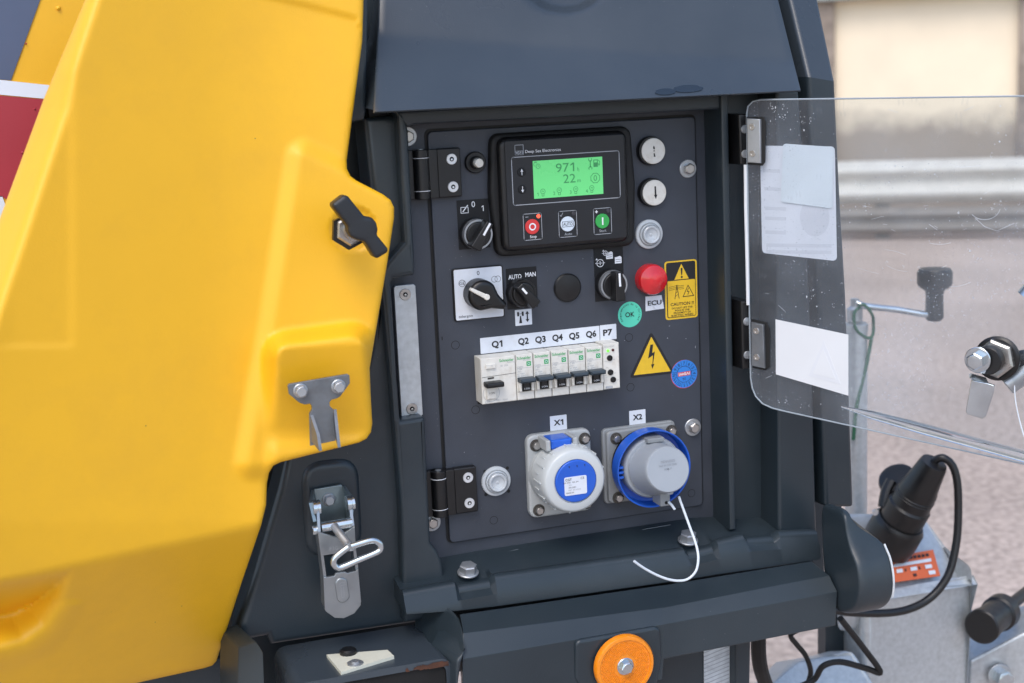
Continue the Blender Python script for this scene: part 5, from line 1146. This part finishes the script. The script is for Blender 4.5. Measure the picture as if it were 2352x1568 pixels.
def lq(u0, u1, v0, v1, ma):
    f_ = lambda u, v: np.array(ql[0]) * (1 - u) * (1 - v) + np.array(ql[1]) * u * (1 - v) + np.array(ql[2]) * u * v + np.array(ql[3]) * (1 - u) * v
    slab(mb, [at(*f_(u, v), topY(f_(u, v)[1]) - .0012) for u, v in ((u0, v0), (u1, v0), (u1, v1), (u0, v1))], (0, .0004, -.0004), ma)
for k in range(9): lq(.1 + .09 * k, .16 + .09 * k, .1, .2, INK)
lq(.08, .9, .3, .42, WHT); lq(.34, .44, .32, .40, INK); lq(.12, .25, .52, .66, WHT); lq(.42, .56, .52, .66, WHT); lq(.74, .88, .52, .66, WHT); lq(.78, .92, .76, .9, WHT); lq(.45, .52, .78, .88, INK); lq(.6, .63, .54, .64, INK); lq(.3, .33, .54, .64, INK)
flip_ok(mb.build('label_print', lab_, smooth=False))
# stabiliser jack and its crank
jk = empty('stabiliser_jack', at(1968, 900, .40), tower)
mb = MB(); c = at(1966, 1240, .40); top = at(1966, 740, .40); mb.lathe(c, (0, 0, 1), [(.0155, -.3), (.0155, top[2] - c[2] - .012), (.0165, top[2] - c[2] - .012), (.0165, top[2] - c[2] - .002), (.013, top[2] - c[2])], ZINC, 32); mb.build('jack_tube', jk)
mb = MB(); mb.lathe(at(1963, 735, .40), (0, 0, 1), [(.011, 0), (.011, .016), (.006, .02), (.006, .03), (0, .031)], SATIN, 24)
mb.tube([at(1963, 692, .40), at(1985, 702, .39), at(2060, 711, .375), at(2120, 721, .36), at(2136, 721, .36), at(2144, 712, .358), at(2146, 690, .358)], .0046, CHRM, 14, 6); mb.build('crank_arm', jk)
mb = MB(); c = at(2146, 736, .358); e2 = at(2146, 617, .358); hh = e2[2] - c[2]
mb.lathe(c, (0, 0, 1), [(.009, 0), (.0125, hh * .06), (.0118, hh * .5), (.013, hh * .58), (.0215, hh * .66), (.0235, hh * .72), (.0238, hh * .93), (.021, hh), (.005, hh * 1.01)], BLK, 36); tag(mb.build('crank_knob', jk), 'black crank knob')

# ------------------------------------------------------------------ loose things
Yp = YF + .035
pl = empty('trailer_plug', at(2045, 1235, Yp)); tag(pl, 'black trailer plug with looping cable pushed into its socket above the orange label', 'plug')
ax = Vector(at(2146, 1062, Yp - .055)) - Vector(at(2046, 1236, Yp)); ln = ax.length
mb = MB(); c = at(2046, 1236, Yp); mb.lathe(c, ax, [(.034, -.014), (.0355, .0), (.0355, .024), (.032, .030), (.031, .032)], BLK, 40); soc = mb.build('socket_base', pl)
mb = MB(); mb.lathe(c, ax, [(.027, .026), (.029, .034), (.029, .058), (.0265, .061), (.0255, ln * .66), (.0235, ln * .70), (.0185, ln - .004), (.0172, ln), (.006, ln)], BLK, 40)
for k in range(2): mb.lathe(c, ax, [(.0258, ln * .55 + .004 * k), (.0266, ln * .55 + .004 * k + .001), (.0258, ln * .55 + .004 * k + .002)], BLK, 40)
mb.build('plug_body', pl)
mb = MB(); mb.lathe(at(2060, 1098, Yp + .012), (-.50, -.28, .82), [(.0, .004), (.018, .004), (.024, .002), (.026, -.004), (.0245, -.006), (.022, -.001), (0, -.001)], BLK, 36); mb.tube([at(2030, 1165, Yp + .002), at(2036, 1130, Yp + .006), at(2048, 1104, Yp + .008)], .008, BLK, 10, 4); mb.build('socket_flap', pl)
for px, py in ((2010, 1176), (2078, 1230)): b = MB(); b.lathe(at(px, py, Yp - .035), FY, [(.0045, 0), (.0045, .001), (.002, .0014), (0, .001)], CHRM, 16); b.build('screw', pl)
mb = MB(); mb.tube([at(2140, 1072, Yp - .05), at(2150, 1056, Yp - .054), at(2168, 1052, Yp - .06), at(2188, 1070, Yp - .065), at(2199, 1110, Yp - .07), at(2201, 1180, Yp - .075), at(2196, 1250, Yp - .08), at(2178, 1320, Yp - .085), at(2140, 1370, Yp - .085), at(2090, 1398, Yp - .085), at(2030, 1408, Yp - .085), at(1950, 1406, Yp - .085), at(1880, 1395, Yp - .085)], .0052, BLK, 16, 8); mb.build('cable', pl)
cn = MB(); c = at(2254, 1440, YF - .03); ax2 = Vector(at(2340, 1374, YF + .05) - c)
cn.lathe(c, ax2, [(0, -.001), (.0215, -.001), (.0235, .001), (.0235, .012), (.0215, .014), (.0215, .060), (.0245, .063), (.0245, .082), (.021, .086), (.012, .092), (.0085, .094), (.0085, .20)], BLK, 36)
tag(cn.build('cable_coupler'), 'black cable coupler with round cap lying on the galvanised drawbar beam', 'coupler')
gs = MB(); YJ = .385
gs.tube([at(1975, 705, YJ), at(1962, 720, YJ), at(1966, 755, YJ), at(1990, 775, YJ), at(2004, 770, YJ), at(2006, 745, YJ), at(2003, 722, YJ - .01), at(1985, 700, YJ - .01), at(1972, 704, YJ)], .0022, GRNS, 8, 6); gs.tube([at(2002, 772, YJ), at(1992, 830, YJ), at(1975, 900, YJ), at(1966, 945, YJ), at(1960, 1010, YJ)], .0026, GRNS, 8, 6)
tag(gs.build('green_string'), 'green string knotted round the crank arm of the jack', 'string')
def wire(pts, r, lab, grp=None):
    mb = MB(); mb.tube([at(*p) for p in pts], r, BLKM, 10, 8); tag(mb.build('cable'), lab, 'cable')
wire([(1880, 1428, .1), (1830, 1448, .12), (1816, 1460, .12), (1830, 1480, .13), (1850, 1505, .14), (1862, 1540, .15), (1856, 1570, .15), (1840, 1640, .15)], .0032, 'thin black cable kinked in a zigzag below the bumper end')
wire([(1745, 1400, .05), (1742, 1480, .05), (1746, 1530, .06), (1760, 1575, .08), (1790, 1660, .1)], .0085, 'thick black cable hanging straight beside the reflective strip')
wire([(1830, 1580, .13), (1870, 1560, .13), (1890, 1530, .12), (1930, 1520, .12), (1990, 1535, .13), (2022, 1543, .13), (1985, 1490, .12), (1930, 1420, .1)], .0038, 'black cable bending in front of the galvanised upright at the bottom')
